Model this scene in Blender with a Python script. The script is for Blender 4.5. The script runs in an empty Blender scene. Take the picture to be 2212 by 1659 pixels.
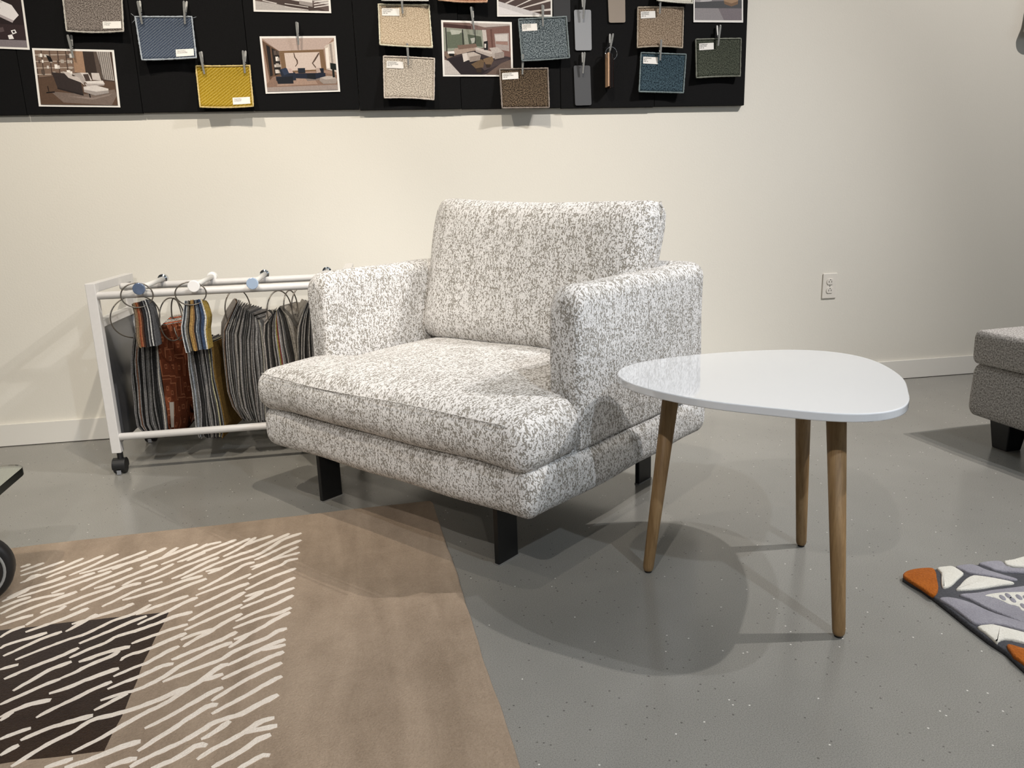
import bpy, bmesh, math, random
import numpy as np
from mathutils import Matrix, Vector

S = bpy.context.scene
COL = S.collection
random.seed(7)
RNG = np.random.RandomState(7)

# ------------------------------------------------------------------ camera, world, lights, exposure
F_PX, W_PX, H_PX = 1650.0, 2212, 1659
CAM = np.array([0.0, 0.0, 0.8816])
R_ = np.array([0.98519921, -0.16849852, -0.03147639])
U_ = np.array([0.06960421, 0.22543981, 0.97176754])
D_ = np.array([0.15664536, 0.95957550, -0.23383133])
WALL_Y = 3.18
cd = bpy.data.cameras.new('camera')
cam = bpy.data.objects.new('camera', cd)
COL.objects.link(cam)
cd.sensor_width = 36.0
cd.lens = F_PX * 36.0 / W_PX
cd.clip_start = 0.02
cam.matrix_world = Matrix(((R_[0], U_[0], -D_[0], CAM[0]), (R_[1], U_[1], -D_[1], CAM[1]),
                           (R_[2], U_[2], -D_[2], CAM[2]), (0, 0, 0, 1)))
S.camera = cam

S.view_settings.view_transform = 'Standard'
S.view_settings.look = 'None'
S.view_settings.gamma = 1.0
S.view_settings.use_curve_mapping = False
S.view_settings.exposure = -0.08
S.cycles.use_denoising = True
S.cycles.max_bounces = 8
S.cycles.diffuse_bounces = 4

wd = bpy.data.worlds.new('daylight')
S.world = wd
wd.use_nodes = True
bg = wd.node_tree.nodes['Background']
bg.inputs['Color'].default_value = (0.80, 0.90, 1.0, 1)
bg.inputs['Strength'].default_value = 0.05


def area(name, loc, rot, sx, sy, power, col):
    l = bpy.data.lights.new(name, 'AREA')
    l.shape = 'RECTANGLE'
    l.size, l.size_y, l.energy, l.color = sx, sy, power, col
    o = bpy.data.objects.new(name, l)
    o.location = loc
    o.rotation_euler = rot
    COL.objects.link(o)
    return o


def spot(name, loc, tgt, power, col, angle=60, blend=0.6, rad=0.03):
    l = bpy.data.lights.new(name, 'SPOT')
    l.energy, l.color = power, col
    l.spot_size, l.spot_blend = math.radians(angle), blend
    l.shadow_soft_size = rad
    o = bpy.data.objects.new(name, l)
    o.location = loc
    d = Vector(tgt) - Vector(loc)
    o.rotation_euler = d.to_track_quat('-Z', 'Y').to_euler()
    COL.objects.link(o)
    return o


WARM = (1.0, 0.905, 0.775)
NEUT = (1.0, 0.93, 0.84)
# a lighting track runs along the wall about 1.9 m in front of it, a second one far behind the camera; the fills are added
spot('track_spot_left', (-1.25, 1.25, 3.2), (-0.75, 3.1, 0.9), 165, WARM, 78, 0.9, 0.02)
spot('track_spot_middle', (0.20, 1.25, 3.2), (-0.15, 3.0, 0.9), 178, WARM, 74, 0.9, 0.02)
spot('track_spot_right', (2.95, 1.22, 3.25), (0.85, 1.85, 0.2), 250, (1.0, 0.96, 0.92), 80, 0.8, 0.02)
spot('track_spot_right', (2.55, 1.30, 3.25), (0.75, 1.90, 0.2), 105, (0.92, 0.95, 1.0), 80, 0.8, 0.02)
spot('added_fill_wall_right', (2.75, 1.25, 3.2), (2.35, 3.1, 1.1), 175, (1.0, 0.93, 0.87), 88, 0.9, 0.02)  # added fill that brightens the right part of the wall
spot('added_fill_front', (-0.75, -0.9, 3.2), (-0.20, 1.35, 0.0), 165, (1.0, 0.95, 0.90), 54, 0.6, 0.03)  # added fill for the front of the rug and the chair fronts
spot('added_fill_front', (1.30, -1.2, 3.2), (0.45, 1.35, 0.0), 165, (0.80, 0.90, 1.0), 54, 0.6, 0.03)  # added cool fill over the chair front and the near floor
spot('track_spot_back', (0.15, -4.4, 3.05), (-0.95, 2.75, 0.25), 430, NEUT, 22, 0.45, 0.02)
area('shop_window_light', (1.2, -4.6, 2.3), (math.radians(62), 0, 0), 6.0, 1.6, 26, (0.80, 0.90, 1.0))
area('shop_window_light', (5.0, -1.0, 2.3), (math.radians(62), 0, math.radians(90)), 3.5, 1.6, 26, (0.78, 0.89, 1.0))

# ------------------------------------------------------------------ projection helpers (pixel of the photograph -> point on a real plane)


def ray(x, y):
    return R_ * (x - W_PX / 2) / F_PX - U_ * (y - H_PX / 2) / F_PX + D_


def ony(x, y, Y):
    d = ray(x, y)
    return CAM + d * (Y / d[1])


def onz(x, y, z):
    d = ray(x, y)
    return CAM + d * ((z - CAM[2]) / d[2])


# ------------------------------------------------------------------ colour + material helpers
def lin(c):
    r = []
    for v in c[:3]:
        v = v / 255.0
        r.append(v / 12.92 if v <= 0.04045 else ((v + 0.055) / 1.055) ** 2.4)
    return (r[0], r[1], r[2], 1.0)


class NT:
    def __init__(self, name):
        self.m = bpy.data.materials.new(name)
        self.m.use_nodes = True
        self.t = self.m.node_tree
        self.b = self.t.nodes['Principled BSDF']

    def n(self, typ, **kw):
        nd = self.t.nodes.new(typ)
        for k, v in kw.items():
            if k in nd.inputs:
                nd.inputs[k].default_value = v
            else:
                setattr(nd, k, v)
        return nd

    def l(self, a, b):
        self.t.links.new(a, b)

    def coord(self, out='Object', scale=(1, 1, 1), rot=(0, 0, 0)):
        tc = self.n('ShaderNodeTexCoord')
        mp = self.n('ShaderNodeMapping')
        mp.inputs['Scale'].default_value = scale
        mp.inputs['Rotation'].default_value = rot
        self.l(tc.outputs[out], mp.inputs['Vector'])
        return mp.outputs['Vector']

    def noise(self, vec, scale, detail=2.0, rough=0.5, dist=0.0):
        nd = self.n('ShaderNodeTexNoise')
        nd.inputs['Scale'].default_value = scale
        nd.inputs['Detail'].default_value = detail
        nd.inputs['Roughness'].default_value = rough
        nd.inputs['Distortion'].default_value = dist
        if vec is not None:
            self.l(vec, nd.inputs['Vector'])
        return nd.outputs['Fac']

    def ramp(self, fac, stops):
        nd = self.n('ShaderNodeValToRGB')
        e = nd.color_ramp.elements
        while len(e) > len(stops):
            e.remove(e[-1])
        while len(e) < len(stops):
            e.new(0.5)
        for i, (p, c) in enumerate(stops):
            e[i].position = p
            e[i].color = c if len(c) == 4 else lin(c)
        self.l(fac, nd.inputs['Fac'])
        return nd.outputs['Color']

    def math(self, op, a, b=None, clamp=False):
        nd = self.n('ShaderNodeMath')
        nd.operation = op
        nd.use_clamp = clamp
        for i, v in enumerate((a, b)):
            if v is None:
                continue
            if isinstance(v, (int, float)):
                nd.inputs[i].default_value = v
            else:
                self.l(v, nd.inputs[i])
        return nd.outputs[0]

    def mix(self, fac, a, b, mode='MIX'):
        nd = self.n('ShaderNodeMix')
        nd.data_type = 'RGBA'
        nd.blend_type = mode
        for idx, v in ((0, fac), (6, a), (7, b)):
            if isinstance(v, (int, float, tuple)):
                nd.inputs[idx].default_value = v
            else:
                self.l(v, nd.inputs[idx])
        return nd.outputs[2]

    def bump(self, h, strength=0.3, dist=0.002):
        nd = self.n('ShaderNodeBump')
        nd.inputs['Strength'].default_value = strength
        nd.inputs['Distance'].default_value = dist
        self.l(h, nd.inputs['Height'])
        self.l(nd.outputs['Normal'], self.b.inputs['Normal'])

    def set(self, **kw):
        for k, v in kw.items():
            k = {'rough': 'Roughness', 'metal': 'Metallic', 'spec': 'Specular IOR Level', 'col': 'Base Color',
                 'coat': 'Coat Weight', 'coatr': 'Coat Roughness', 'sheen': 'Sheen Weight', 'trans': 'Transmission Weight',
                 'ior': 'IOR'}[k]
            if isinstance(v, (int, float, tuple)):
                self.b.inputs[k].default_value = v
            else:
                self.l(v, self.b.inputs[k])
        return self.m


def plain(name, col, rough=0.5, metal=0.0, spec=0.5, nscale=0, namt=0.08, bump=0.0):
    t = NT(name)
    c = lin(col)
    t.set(rough=rough, metal=metal, spec=spec)
    if nscale:
        v = t.coord('Object')
        f = t.noise(v, nscale, 3.0, 0.6)
        lo = tuple(x * (1 - namt) for x in c[:3]) + (1,)
        hi = tuple(min(1, x * (1 + namt)) for x in c[:3]) + (1,)
        t.set(col=t.ramp(f, [(0.3, lo), (0.7, hi)]))
        if bump:
            t.bump(f, bump, 0.001)
    else:
        t.set(col=c)
    return t.m


def weave(name, dark, light, scale=500, stretch=(1, 1, 1), lo=0.38, hi=0.63, rot=0.0, bump=0.6, detail=3.0):
    """mottled woven cloth"""
    t = NT(name)
    v = t.coord('UV', stretch, (0, 0, rot))
    f = t.noise(v, scale, detail, 0.6)
    t.set(col=t.ramp(f, [(lo, dark), (hi, light)]), rough=0.95, spec=0.1)
    t.bump(f, bump, 0.0015)
    return t.m


def twill(name, dark, light, line, scale=150.0):
    t = NT(name)
    v = t.coord('UV', (1, 1, 1), (0, 0, math.radians(-38)))
    w = t.n('ShaderNodeTexWave')
    w.wave_type = 'BANDS'
    w.bands_direction = 'Y'
    w.inputs['Scale'].default_value = scale / 6.28 * 1.0
    w.inputs['Distortion'].default_value = 1.2
    w.inputs['Detail'].default_value = 2
    w.inputs['Detail Scale'].default_value = 6
    t.l(v, w.inputs['Vector'])
    f = t.noise(v, 230, 2, 0.6)
    base = t.ramp(f, [(0.35, dark), (0.65, light)])
    msk = t.ramp(w.outputs['Fac'], [(0.72, (0, 0, 0)), (0.95, (200, 200, 200))])
    t.set(col=t.mix(msk, base, lin(line)), rough=0.95, spec=0.1)
    t.bump(w.outputs['Fac'], 0.4, 0.0015)
    return t.m


# ---- the main materials
def make_boucle():
    t = NT('boucle fabric, off-white loops on taupe')
    v = t.coord('UV')
    mp = t.n('ShaderNodeMapping')
    mp.inputs['Scale'].default_value = (1.0, 0.62, 1.0)
    t.l(v, mp.inputs['Vector'])
    vec = mp.outputs['Vector']
    # wobble
    wob = t.n('ShaderNodeTexNoise')
    wob.inputs['Scale'].default_value = 160
    wob.inputs['Detail'].default_value = 1
    t.l(vec, wob.inputs['Vector'])
    add = t.n('ShaderNodeVectorMath')
    add.operation = 'MULTIPLY_ADD'
    t.l(wob.outputs['Color'], add.inputs[0])
    add.inputs[1].default_value = (0.005, 0.005, 0)
    t.l(vec, add.inputs[2])
    vo = t.n('ShaderNodeTexVoronoi')
    vo.voronoi_dimensions = '2D'
    vo.feature = 'F1'
    vo.inputs['Scale'].default_value = 280
    t.l(add.outputs[0], vo.inputs['Vector'])
    d = vo.outputs['Distance']
    mp2 = t.n('ShaderNodeMapping')
    mp2.inputs['Scale'].default_value = (1.0, 0.42, 1.0)
    t.l(v, mp2.inputs['Vector'])
    streak = t.noise(mp2.outputs['Vector'], 150, 2.0, 0.6)
    fine = t.noise(vec, 260, 1.0, 0.5)
    mp3 = t.n('ShaderNodeMapping')
    mp3.inputs['Scale'].default_value = (1.0, 0.3, 1.0)
    t.l(v, mp3.inputs['Vector'])
    broad = t.noise(mp3.outputs['Vector'], 34, 2.0, 0.6)
    s = t.math('ADD', d, t.math('MULTIPLY', t.math('SUBTRACT', streak, 0.5), 2.2))
    s = t.math('ADD', s, t.math('MULTIPLY', t.math('SUBTRACT', fine, 0.5), 0.7))
    s = t.math('ADD', s, t.math('MULTIPLY', t.math('SUBTRACT', broad, 0.5), 0.9))
    m = t.ramp(s, [(0.42, (255, 255, 255)), (0.64, (0, 0, 0))])
    white = t.ramp(t.noise(vec, 300, 1, 0.5), [(0.3, (214, 211, 209)), (0.7, (240, 238, 236))])
    t.set(col=t.mix(m, lin((152, 147, 139)), white), rough=0.95, spec=0.08, sheen=0.15)
    h = t.math('ADD', t.math('MULTIPLY', m, 1.0), t.math('MULTIPLY', d, -0.6))
    t.bump(h, 0.55, 0.003)
    return t.m


M_BOUCLE = make_boucle()


def make_floor():
    t = NT('polished concrete')
    v = t.coord('Object')
    big = t.noise(v, 1.3, 4, 0.6)
    mid = t.noise(v, 14, 4, 0.65)
    fine = t.noise(v, 480, 2, 0.65)
    base = t.ramp(big, [(0.3, (130, 128, 122)), (0.7, (145, 143, 137))])
    c = t.mix(t.ramp(mid, [(0.35, (0, 0, 0)), (0.75, (70, 70, 70))]), base, lin((116, 114, 108)))
    c = t.mix(t.ramp(fine, [(0.36, (255, 255, 255)), (0.47, (0, 0, 0))]), c, t.mix(0.5, c, lin((92, 90, 85))))
    c = t.mix(t.ramp(fine, [(0.55, (0, 0, 0)), (0.68, (200, 200, 200))]), c, t.mix(0.5, c, lin((176, 173, 166))))
    vo = t.n('ShaderNodeTexVoronoi')
    vo.inputs['Scale'].default_value = 95
    t.l(v, vo.inputs['Vector'])
    pick = t.n('ShaderNodeSeparateColor')
    t.l(vo.outputs['Color'], pick.inputs['Color'])
    dot = t.math('MULTIPLY', t.math('LESS_THAN', vo.outputs['Distance'], 0.20), t.math('GREATER_THAN', pick.outputs['Red'], 0.86))
    dark = t.math('MULTIPLY', dot, t.math('GREATER_THAN', pick.outputs['Green'], 0.35))
    lite = t.math('MULTIPLY', t.math('MULTIPLY', t.math('LESS_THAN', vo.outputs['Distance'], 0.16), t.math('GREATER_THAN', pick.outputs['Blue'], 0.993)), 1.0)
    c = t.mix(t.math('MULTIPLY', dark, 0.65), c, lin((70, 68, 64)))
    c = t.mix(t.math('MULTIPLY', lite, 0.8), c, lin((225, 222, 214)))
    rr = t.ramp(mid, [(0.3, (52, 52, 52)), (0.7, (74, 74, 74))])
    sep = t.n('ShaderNodeSeparateColor')
    t.l(rr, sep.inputs['Color'])
    t.set(col=c, rough=t.math('ADD', t.math('MULTIPLY', mid, 0.12), 0.13), spec=0.5)
    return t.m


def make_wall(name, col, bump=0.22):
    t = NT(name)
    v = t.coord('Object')
    f = t.noise(v, 160, 3, 0.6)
    g = t.noise(v, 1.1, 2, 0.5)
    c = lin(col)
    c2 = tuple(x * 0.97 for x in c[:3]) + (1,)
    t.set(col=t.ramp(g, [(0.3, c2), (0.7, c)]), rough=0.75, spec=0.25)
    t.bump(f, bump, 0.0015)
    return t.m


M_FLOOR = make_floor()
M_WALL = make_wall('wall paint warm white', (227, 223, 213))
M_TRIM = plain('trim paint white', (230, 227, 220), 0.45)
M_CEIL = make_wall('ceiling paint', (215, 214, 210))
M_BLACK = plain('satin black metal', (16, 16, 17), 0.42, nscale=40, namt=0.2)
M_BOARD = plain('black felt board', (15, 15, 16), 0.85, spec=0.15, nscale=300, namt=0.25, bump=0.1)
M_WHITEMETAL = plain('white powder coat', (210, 207, 204), 0.38, nscale=60, namt=0.02)
M_CHROME = plain('chrome', (205, 210, 216), 0.08, metal=1.0)
M_STEEL = plain('brushed steel', (158, 158, 155), 0.35, metal=0.35, nscale=120, namt=0.15)
M_WIRE = plain('dark steel wire', (112, 106, 98), 0.3, metal=0.6)
M_LACQ = NT('white lacquer')
M_LACQ.set(col=lin((240, 242, 245)), rough=0.07, spec=0.8, coat=1.0, coatr=0.02)
M_LACQ = M_LACQ.m
M_PAPER = plain('white paper', (236, 233, 228), 0.6, nscale=50, namt=0.02)
M_INK = plain('black ink', (38, 34, 33), 0.7)
M_PLASTIC = plain('white outlet plastic', (228, 223, 214), 0.35)
M_DARKHOLE = plain('outlet slot dark', (30, 27, 25), 0.8)


def make_wood():
    t = NT('light oak')
    v = t.coord('Object', (60, 60, 5))
    f = t.noise(v, 1.6, 4, 0.65, 0.6)
    g = t.noise(t.coord('Object', (260, 260, 10)), 1.5, 3, 0.7)
    c = t.ramp(f, [(0.25, (122, 94, 60)), (0.55, (152, 122, 84)), (0.8, (168, 138, 100))])
    c = t.mix(t.ramp(g, [(0.4, (130, 130, 130)), (0.6, (0, 0, 0))]), c, lin((104, 78, 48)))
    t.set(col=c, rough=0.5, spec=0.35)
    t.bump(g, 0.1, 0.0008)
    return t.m


M_WOOD = make_wood()


def make_print():
    t = NT('glossy photo print')
    a = t.n('ShaderNodeVertexColor')
    a.layer_name = 'Col'
    f = t.noise(t.coord('Object'), 240, 3, 0.7)
    t.set(col=t.mix(0.22, a.outputs['Color'], t.ramp(f, [(0.3, (40, 34, 32)), (0.7, (220, 208, 200))]), 'OVERLAY'), rough=0.4, spec=0.3)
    return t.m


M_PRINT = make_print()


def make_pile(name, dark, light, scale=260, streaks=False, bump=0.7):
    t = NT(name)
    v = t.coord('Object')
    f = t.noise(v, scale, 3, 0.7)
    g = t.noise(v, 9, 4, 0.7, 0.4)
    s = t.math('ADD', t.math('MULTIPLY', f, 0.55), t.math('MULTIPLY', g, 0.45))
    if streaks:
        h = t.noise(t.coord('Object', (7, 1.3, 1), (0, 0, math.radians(14))), 1.6, 3, 0.6, 0.5)
        s = t.math('ADD', t.math('MULTIPLY', s, 0.58), t.math('MULTIPLY', h, 0.42))
    t.set(col=t.ramp(s, [(0.33, dark), (0.67, light)]), rough=1.0, spec=0.03, sheen=0.08)
    t.bump(f, bump, 0.004)
    return t.m


M_TAN = make_pile('tan wool pile', (132, 114, 95), (176, 156, 135), streaks=True)
M_CREAM = make_pile('cream wool pile', (226, 212, 197), (246, 236, 224), 320)
M_BROWN = make_pile('dark brown wool pile', (40, 29, 22), (66, 50, 38), 300)
M_R_DARK = make_pile('charcoal wool pile', (62, 62, 66), (92, 92, 96), 300)
M_R_GREY = make_pile('lavender grey wool pile', (136, 133, 140), (166, 163, 170), 300)
M_R_WHITE = make_pile('ivory wool pile', (216, 211, 198), (240, 236, 226), 300)
M_R_ORANGE = make_pile('burnt orange wool pile', (140, 72, 16), (190, 108, 40), 240)
M_OTT = weave('grey tweed', (116, 112, 108), (196, 192, 188), 190, (1, 1, 1), 0.36, 0.64)


# ------------------------------------------------------------------ mesh helpers
def mesh_obj(name, verts, faces, mat, parent=None, smooth=False, uv=None, loc=None):
    me = bpy.data.meshes.new(name)
    me.from_pydata([tuple(map(float, v)) for v in verts], [], [tuple(int(i) for i in f) for f in faces])
    me.validate()
    if uv == 'box':
        box_uv(me)
    if smooth:
        me.polygons.foreach_set('use_smooth', [True] * len(me.polygons))
    if mat is not None:
        me.materials.append(mat)
    o = bpy.data.objects.new(name, me)
    COL.objects.link(o)
    if parent is not None:
        o.parent = parent
    if loc is not None:
        o.location = loc
    return o


def box_uv(me):
    n = len(me.loops)
    if not n:
        return
    co = np.empty(len(me.vertices) * 3)
    me.vertices.foreach_get('co', co)
    co = co.reshape(-1, 3)
    li = np.empty(n, int)
    me.loops.foreach_get('vertex_index', li)
    nor = np.empty(len(me.polygons) * 3)
    me.polygons.foreach_get('normal', nor)
    nor = np.abs(nor.reshape(-1, 3))
    tot = np.empty(len(me.polygons), int)
    me.polygons.foreach_get('loop_total', tot)
    ax = np.repeat(np.argmax(nor * [1.0, 1.0, 0.95], 1), tot)
    p = co[li]
    uv = np.where((ax == 0)[:, None], p[:, [1, 2]] + [3.3, 0], np.where((ax == 1)[:, None], p[:, [0, 2]], p[:, [0, 1]] + [0, 5.7]))
    lay = me.uv_layers.new(name='UVMap')
    lay.data.foreach_set('uv', uv.ravel())


def empty(name, loc=(0, 0, 0), rz=0.0):
    o = bpy.data.objects.new(name, None)
    o.location = tuple(float(v) for v in loc)
    o.rotation_euler = (0, 0, rz)
    o.empty_display_size = 0.05
    COL.objects.link(o)
    return o


def tag(o, label=None, cat=None, group=None, kind=None):
    if label:
        o['label'] = label
    if cat:
        o['category'] = cat
    if group:
        o['group'] = group
    if kind:
        o['kind'] = kind
    return o


class MB:
    """mesh buffer"""

    def __init__(self):
        self.v, self.f = [], []

    def add(self, vs, fs):
        k = len(self.v)
        self.v += [tuple(v) for v in vs]
        self.f += [tuple(i + k for i in f) for f in fs]
        return self

    def box(self, a, b):
        x0, y0, z0 = a
        x1, y1, z1 = b
        vs = [(x0, y0, z0), (x1, y0, z0), (x1, y1, z0), (x0, y1, z0), (x0, y0, z1), (x1, y0, z1), (x1, y1, z1), (x0, y1, z1)]
        return self.add(vs, [(3, 2, 1, 0), (4, 5, 6, 7), (0, 1, 5, 4), (1, 2, 6, 5), (2, 3, 7, 6), (3, 0, 4, 7)])

    def tube(self, pts, r, n=10, closed=False, caps=True):
        pts = [np.array(p, float) for p in pts]
        m = len(pts)
        rr = r if hasattr(r, '__len__') else [r] * m
        vs, fs = [], []
        prev = None
        for i in range(m):
            if closed:
                t = pts[(i + 1) % m] - pts[i - 1]
            else:
                t = pts[min(i + 1, m - 1)] - pts[max(i - 1, 0)]
            t = t / (np.linalg.norm(t) + 1e-12)
            if prev is None:
                a = np.array([0, 0, 1.0]) if abs(t[2]) < 0.9 else np.array([1.0, 0, 0])
            else:
                a = prev
            u = a - t * (a @ t)
            u /= np.linalg.norm(u) + 1e-12
            w = np.cross(t, u)
            prev = u
            for k in range(n):
                an = 2 * math.pi * k / n
                vs.append(pts[i] + rr[i] * (math.cos(an) * u + math.sin(an) * w))
        for i in range(m if closed else m - 1):
            j = (i + 1) % m
            for k in range(n):
                k2 = (k + 1) % n
                fs.append((i * n + k, i * n + k2, j * n + k2, j * n + k))
        if caps and not closed:
            fs.append(tuple(range(n - 1, -1, -1)))
            fs.append(tuple((m - 1) * n + k for k in range(n)))
        return self.add(vs, fs)

    def prism(self, poly, z0, z1):
        n = len(poly)
        vs = [(p[0], p[1], z0) for p in poly] + [(p[0], p[1], z1) for p in poly]
        fs = [tuple(range(n - 1, -1, -1)), tuple(range(n, 2 * n))]
        fs += [(i, (i + 1) % n, n + (i + 1) % n, n + i) for i in range(n)]
        return self.add(vs, fs)

    def build(self, name, mat, parent=None, smooth=False, bevel=0.0, uv=None, segs=2):
        o = mesh_obj(name, self.v, self.f, mat, parent, smooth, uv)
        if bevel:
            b = o.modifiers.new('bevel', 'BEVEL')
            b.width = bevel
            b.segments = segs
            b.limit_method = 'ANGLE'
            b.angle_limit = math.radians(40)
        return o


def axis(h, r, k, step):
    m = max(1, int(round(2 * (h - r) / step)))
    a = [-h + r * i / k for i in range(k)]
    b = list(np.linspace(-(h - r), h - r, m + 1))
    return a + b + [-x for x in a[::-1]]


def rbox(hx, hy, hz, r, step=0.02, k=5):
    """rounded box as merged quad grid: verts (np), faces"""
    H = (hx, hy, hz)
    rq = r if hasattr(r, '__len__') else (r, r, r)
    AX = [axis(h_, min(r_, h_ * .98), k, step) for h_, r_ in zip(H, rq)]
    idx, V, Fc = {}, [], []

    def vid(p):
        key = tuple(round(c, 6) for c in p)
        if key not in idx:
            idx[key] = len(V)
            V.append(p)
        return idx[key]
    for ax in range(3):
        u, w = [(1, 2), (2, 0), (0, 1)][ax]
        for sg in (-1, 1):
            for i in range(len(AX[u]) - 1):
                for j in range(len(AX[w]) - 1):
                    q = []
                    for a, b in ((i, j), (i + 1, j), (i + 1, j + 1), (i, j + 1)):
                        p = [0, 0, 0]
                        p[ax] = sg * H[ax]
                        p[u] = AX[u][a]
                        p[w] = AX[w][b]
                        q.append(vid(p))
                    Fc.append(q if sg > 0 else q[::-1])
    V = np.array(V)
    rv = np.array([min(r_, h * .98) for h, r_ in zip(H, rq)])
    inn = np.clip(V, -(np.array(H) - rv), np.array(H) - rv)
    d = (V - inn) / rv
    ln = np.linalg.norm(d, axis=1, keepdims=True)
    return inn + d / np.maximum(ln, 1e-9) * rv, Fc


def catmull(P, n=6, closed=True):
    P = [np.array(p, float) for p in P]
    out = []
    m = len(P)
    for i in range(m if closed else m - 1):
        if closed:
            p0, p1, p2, p3 = P[i - 1], P[i], P[(i + 1) % m], P[(i + 2) % m]
        else:
            p0, p1, p2, p3 = P[max(i - 1, 0)], P[i], P[i + 1], P[min(i + 2, m - 1)]
        for k in range(n):
            t = k / n
            out.append(0.5 * (2 * p1 + (p2 - p0) * t + (2 * p0 - 5 * p1 + 4 * p2 - p3) * t * t + (3 * p1 - p0 - 3 * p2 + p3) * t ** 3))
    if not closed:
        out.append(P[-1])
    return out


def lump(V, amp, freq, seed=0):
    """small smooth surface unevenness"""
    rs = np.random.RandomState(seed)
    o = np.zeros_like(V)
    for _ in range(7):
        k = rs.normal(size=3) * freq
        o += np.sin(V @ k + rs.rand() * 6.28)[:, None] * rs.normal(size=3) * 0.4
    return V + amp * o


# ------------------------------------------------------------------ room shell
def struct(name, mb, mat, **kw):
    o = mb.build(name, mat, **kw)
    o['kind'] = 'structure'
    return o


struct('floor', MB().box((-5, -5, -0.1), (5.6, WALL_Y + 0.12, 0)), M_FLOOR)
struct('wall_back', MB().box((-5, WALL_Y, 0), (5.6, WALL_Y + 0.12, 3.7)), M_WALL)
struct('wall_left', MB().box((-5.12, -5, 0), (-5, WALL_Y + 0.12, 3.7)), M_WALL)
struct('wall_right', MB().box((5.6, -5, 0), (5.72, WALL_Y + 0.12, 3.7)), M_WALL)
struct('ceiling', MB().box((-5.12, -5, 3.7), (5.72, WALL_Y + 0.12, 3.8)), M_CEIL)
bb = struct('baseboard_back', MB().box((-5, WALL_Y - 0.013, 0.003), (5.6, WALL_Y, 0.089)), M_TRIM)

# ------------------------------------------------------------------ armchair
CH_A = -0.86014825
c_, s_ = math.cos(CH_A), math.sin(CH_A)
E1, E2 = np.array([c_, s_, 0]), np.array([-s_, c_, 0])
CH_O = np.array([0.22933, 1.72690, 0]) + E1 * -0.355          # middle of the seat between the front legs
chair = empty('armchair', CH_O, CH_A)
tag(chair, 'wide off-white and taupe boucle armchair with loose cushions on black metal legs', 'armchair')


def soft(name, V, Fc, parent=chair, lab=None):
    o = mesh_obj(name, V, Fc, M_BOUCLE, parent, True, 'box')
    if lab:
        o['label'] = lab
    return o


# base: x -.51...51, y -.06...80, z .172...296
V, Fc = rbox(0.526, 0.440, 0.062, (0.034, 0.034, 0.046), 0.022, 6)
V = lump(V + [0, 0.371, 0.234], 0.0016, 16, 1)
soft('base', V, Fc)

# T-shaped seat cushion
V, Fc = rbox(0.526, 0.36, 0.064, (0.050, 0.050, 0.056), 0.016, 7)
x, y, z = V[:, 0].copy(), V[:, 1].copy(), V[:, 2].copy()
yy = y + 0.272                                                # world-local y: -0.088 .. 0.632
tt = np.clip((yy - 0.115) / 0.05, 0, 1)
tt = tt * tt * (3 - 2 * tt)
wid = 1 - tt * (1 - 0.402 / 0.526)
V[:, 0] = x * wid
V[:, 1] = yy
a, b = x / 0.52, y / 0.36
cr = np.clip(1 - a ** 4, 0, 1) * np.clip(1 - np.abs(b) ** 3.5, 0, 1)
V[:, 2] = z + np.where(z > 0, 0.026 * cr, 0) + 0.357
# front edge bellies forward a little, sides sag at the corners
V[:, 1] -= 0.012 * np.clip(1 - a ** 2, 0, 1) * np.clip(-b, 0, 1) ** 3
V[:, 2] -= 0.010 * np.clip(np.abs(a) - 0.7, 0, 1) / 0.3 * np.clip(-b, 0, 1)
V = lump(V, 0.0022, 11, 2)
seat = soft('seat_cushion', V, Fc)
# the welt along the upper front edge
pts = []
for xx in np.linspace(-0.47, 0.47, 40):
    q = xx / 0.52
    pts.append((xx, -0.083 - 0.012 * (1 - q * q), 0.4052 + 0.003 * math.sin(9 * xx)))
MB().tube(pts, 0.0018, 6).build('seam', M_BOUCLE, seat, True, uv='box')

# U-shaped shell: arm - back - arm
ZB, ZT, TH = 0.290, 0.690, 0.094
ow = 0.519
yr, yf = 0.826, 0.130
path = [(-ow + TH / 2, yy_) for yy_ in np.linspace(yf, yr - 0.085, 44)]
rc = 0.085 - TH / 2
for k in range(1, 12):
    an = math.pi / 2 * k / 12
    path.append((-ow + 0.085 - rc * math.cos(an), yr - 0.085 + rc * math.sin(an)))
path += [(xx, yr - TH / 2) for xx in np.linspace(-ow + 0.085, ow - 0.085, 44)]
for k in range(1, 12):
    an = math.pi / 2 * k / 12
    path.append((ow - 0.085 + rc * math.sin(an), yr - 0.085 + rc * math.cos(an)))
path += [(ow - TH / 2, yy_) for yy_ in np.linspace(yr - 0.085, yf, 44)]
path = [np.array(p) for p in path]
# denser near the two ends
ends = [np.array((-ow + TH / 2, yf + d)) for d in (0.0, .0012, .003, .006, .01, .014, .019, .025, .032, .04, .05)]
ends2 = [np.array((ow - TH / 2, p[1])) for p in ends[::-1]]
path = ends + [p for p in path if p[1] > yf + 0.055] + ends2
seg = np.cumsum([0] + [np.linalg.norm(path[i + 1] - path[i]) for i in range(len(path) - 1)])
Ltot = seg[-1]


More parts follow.
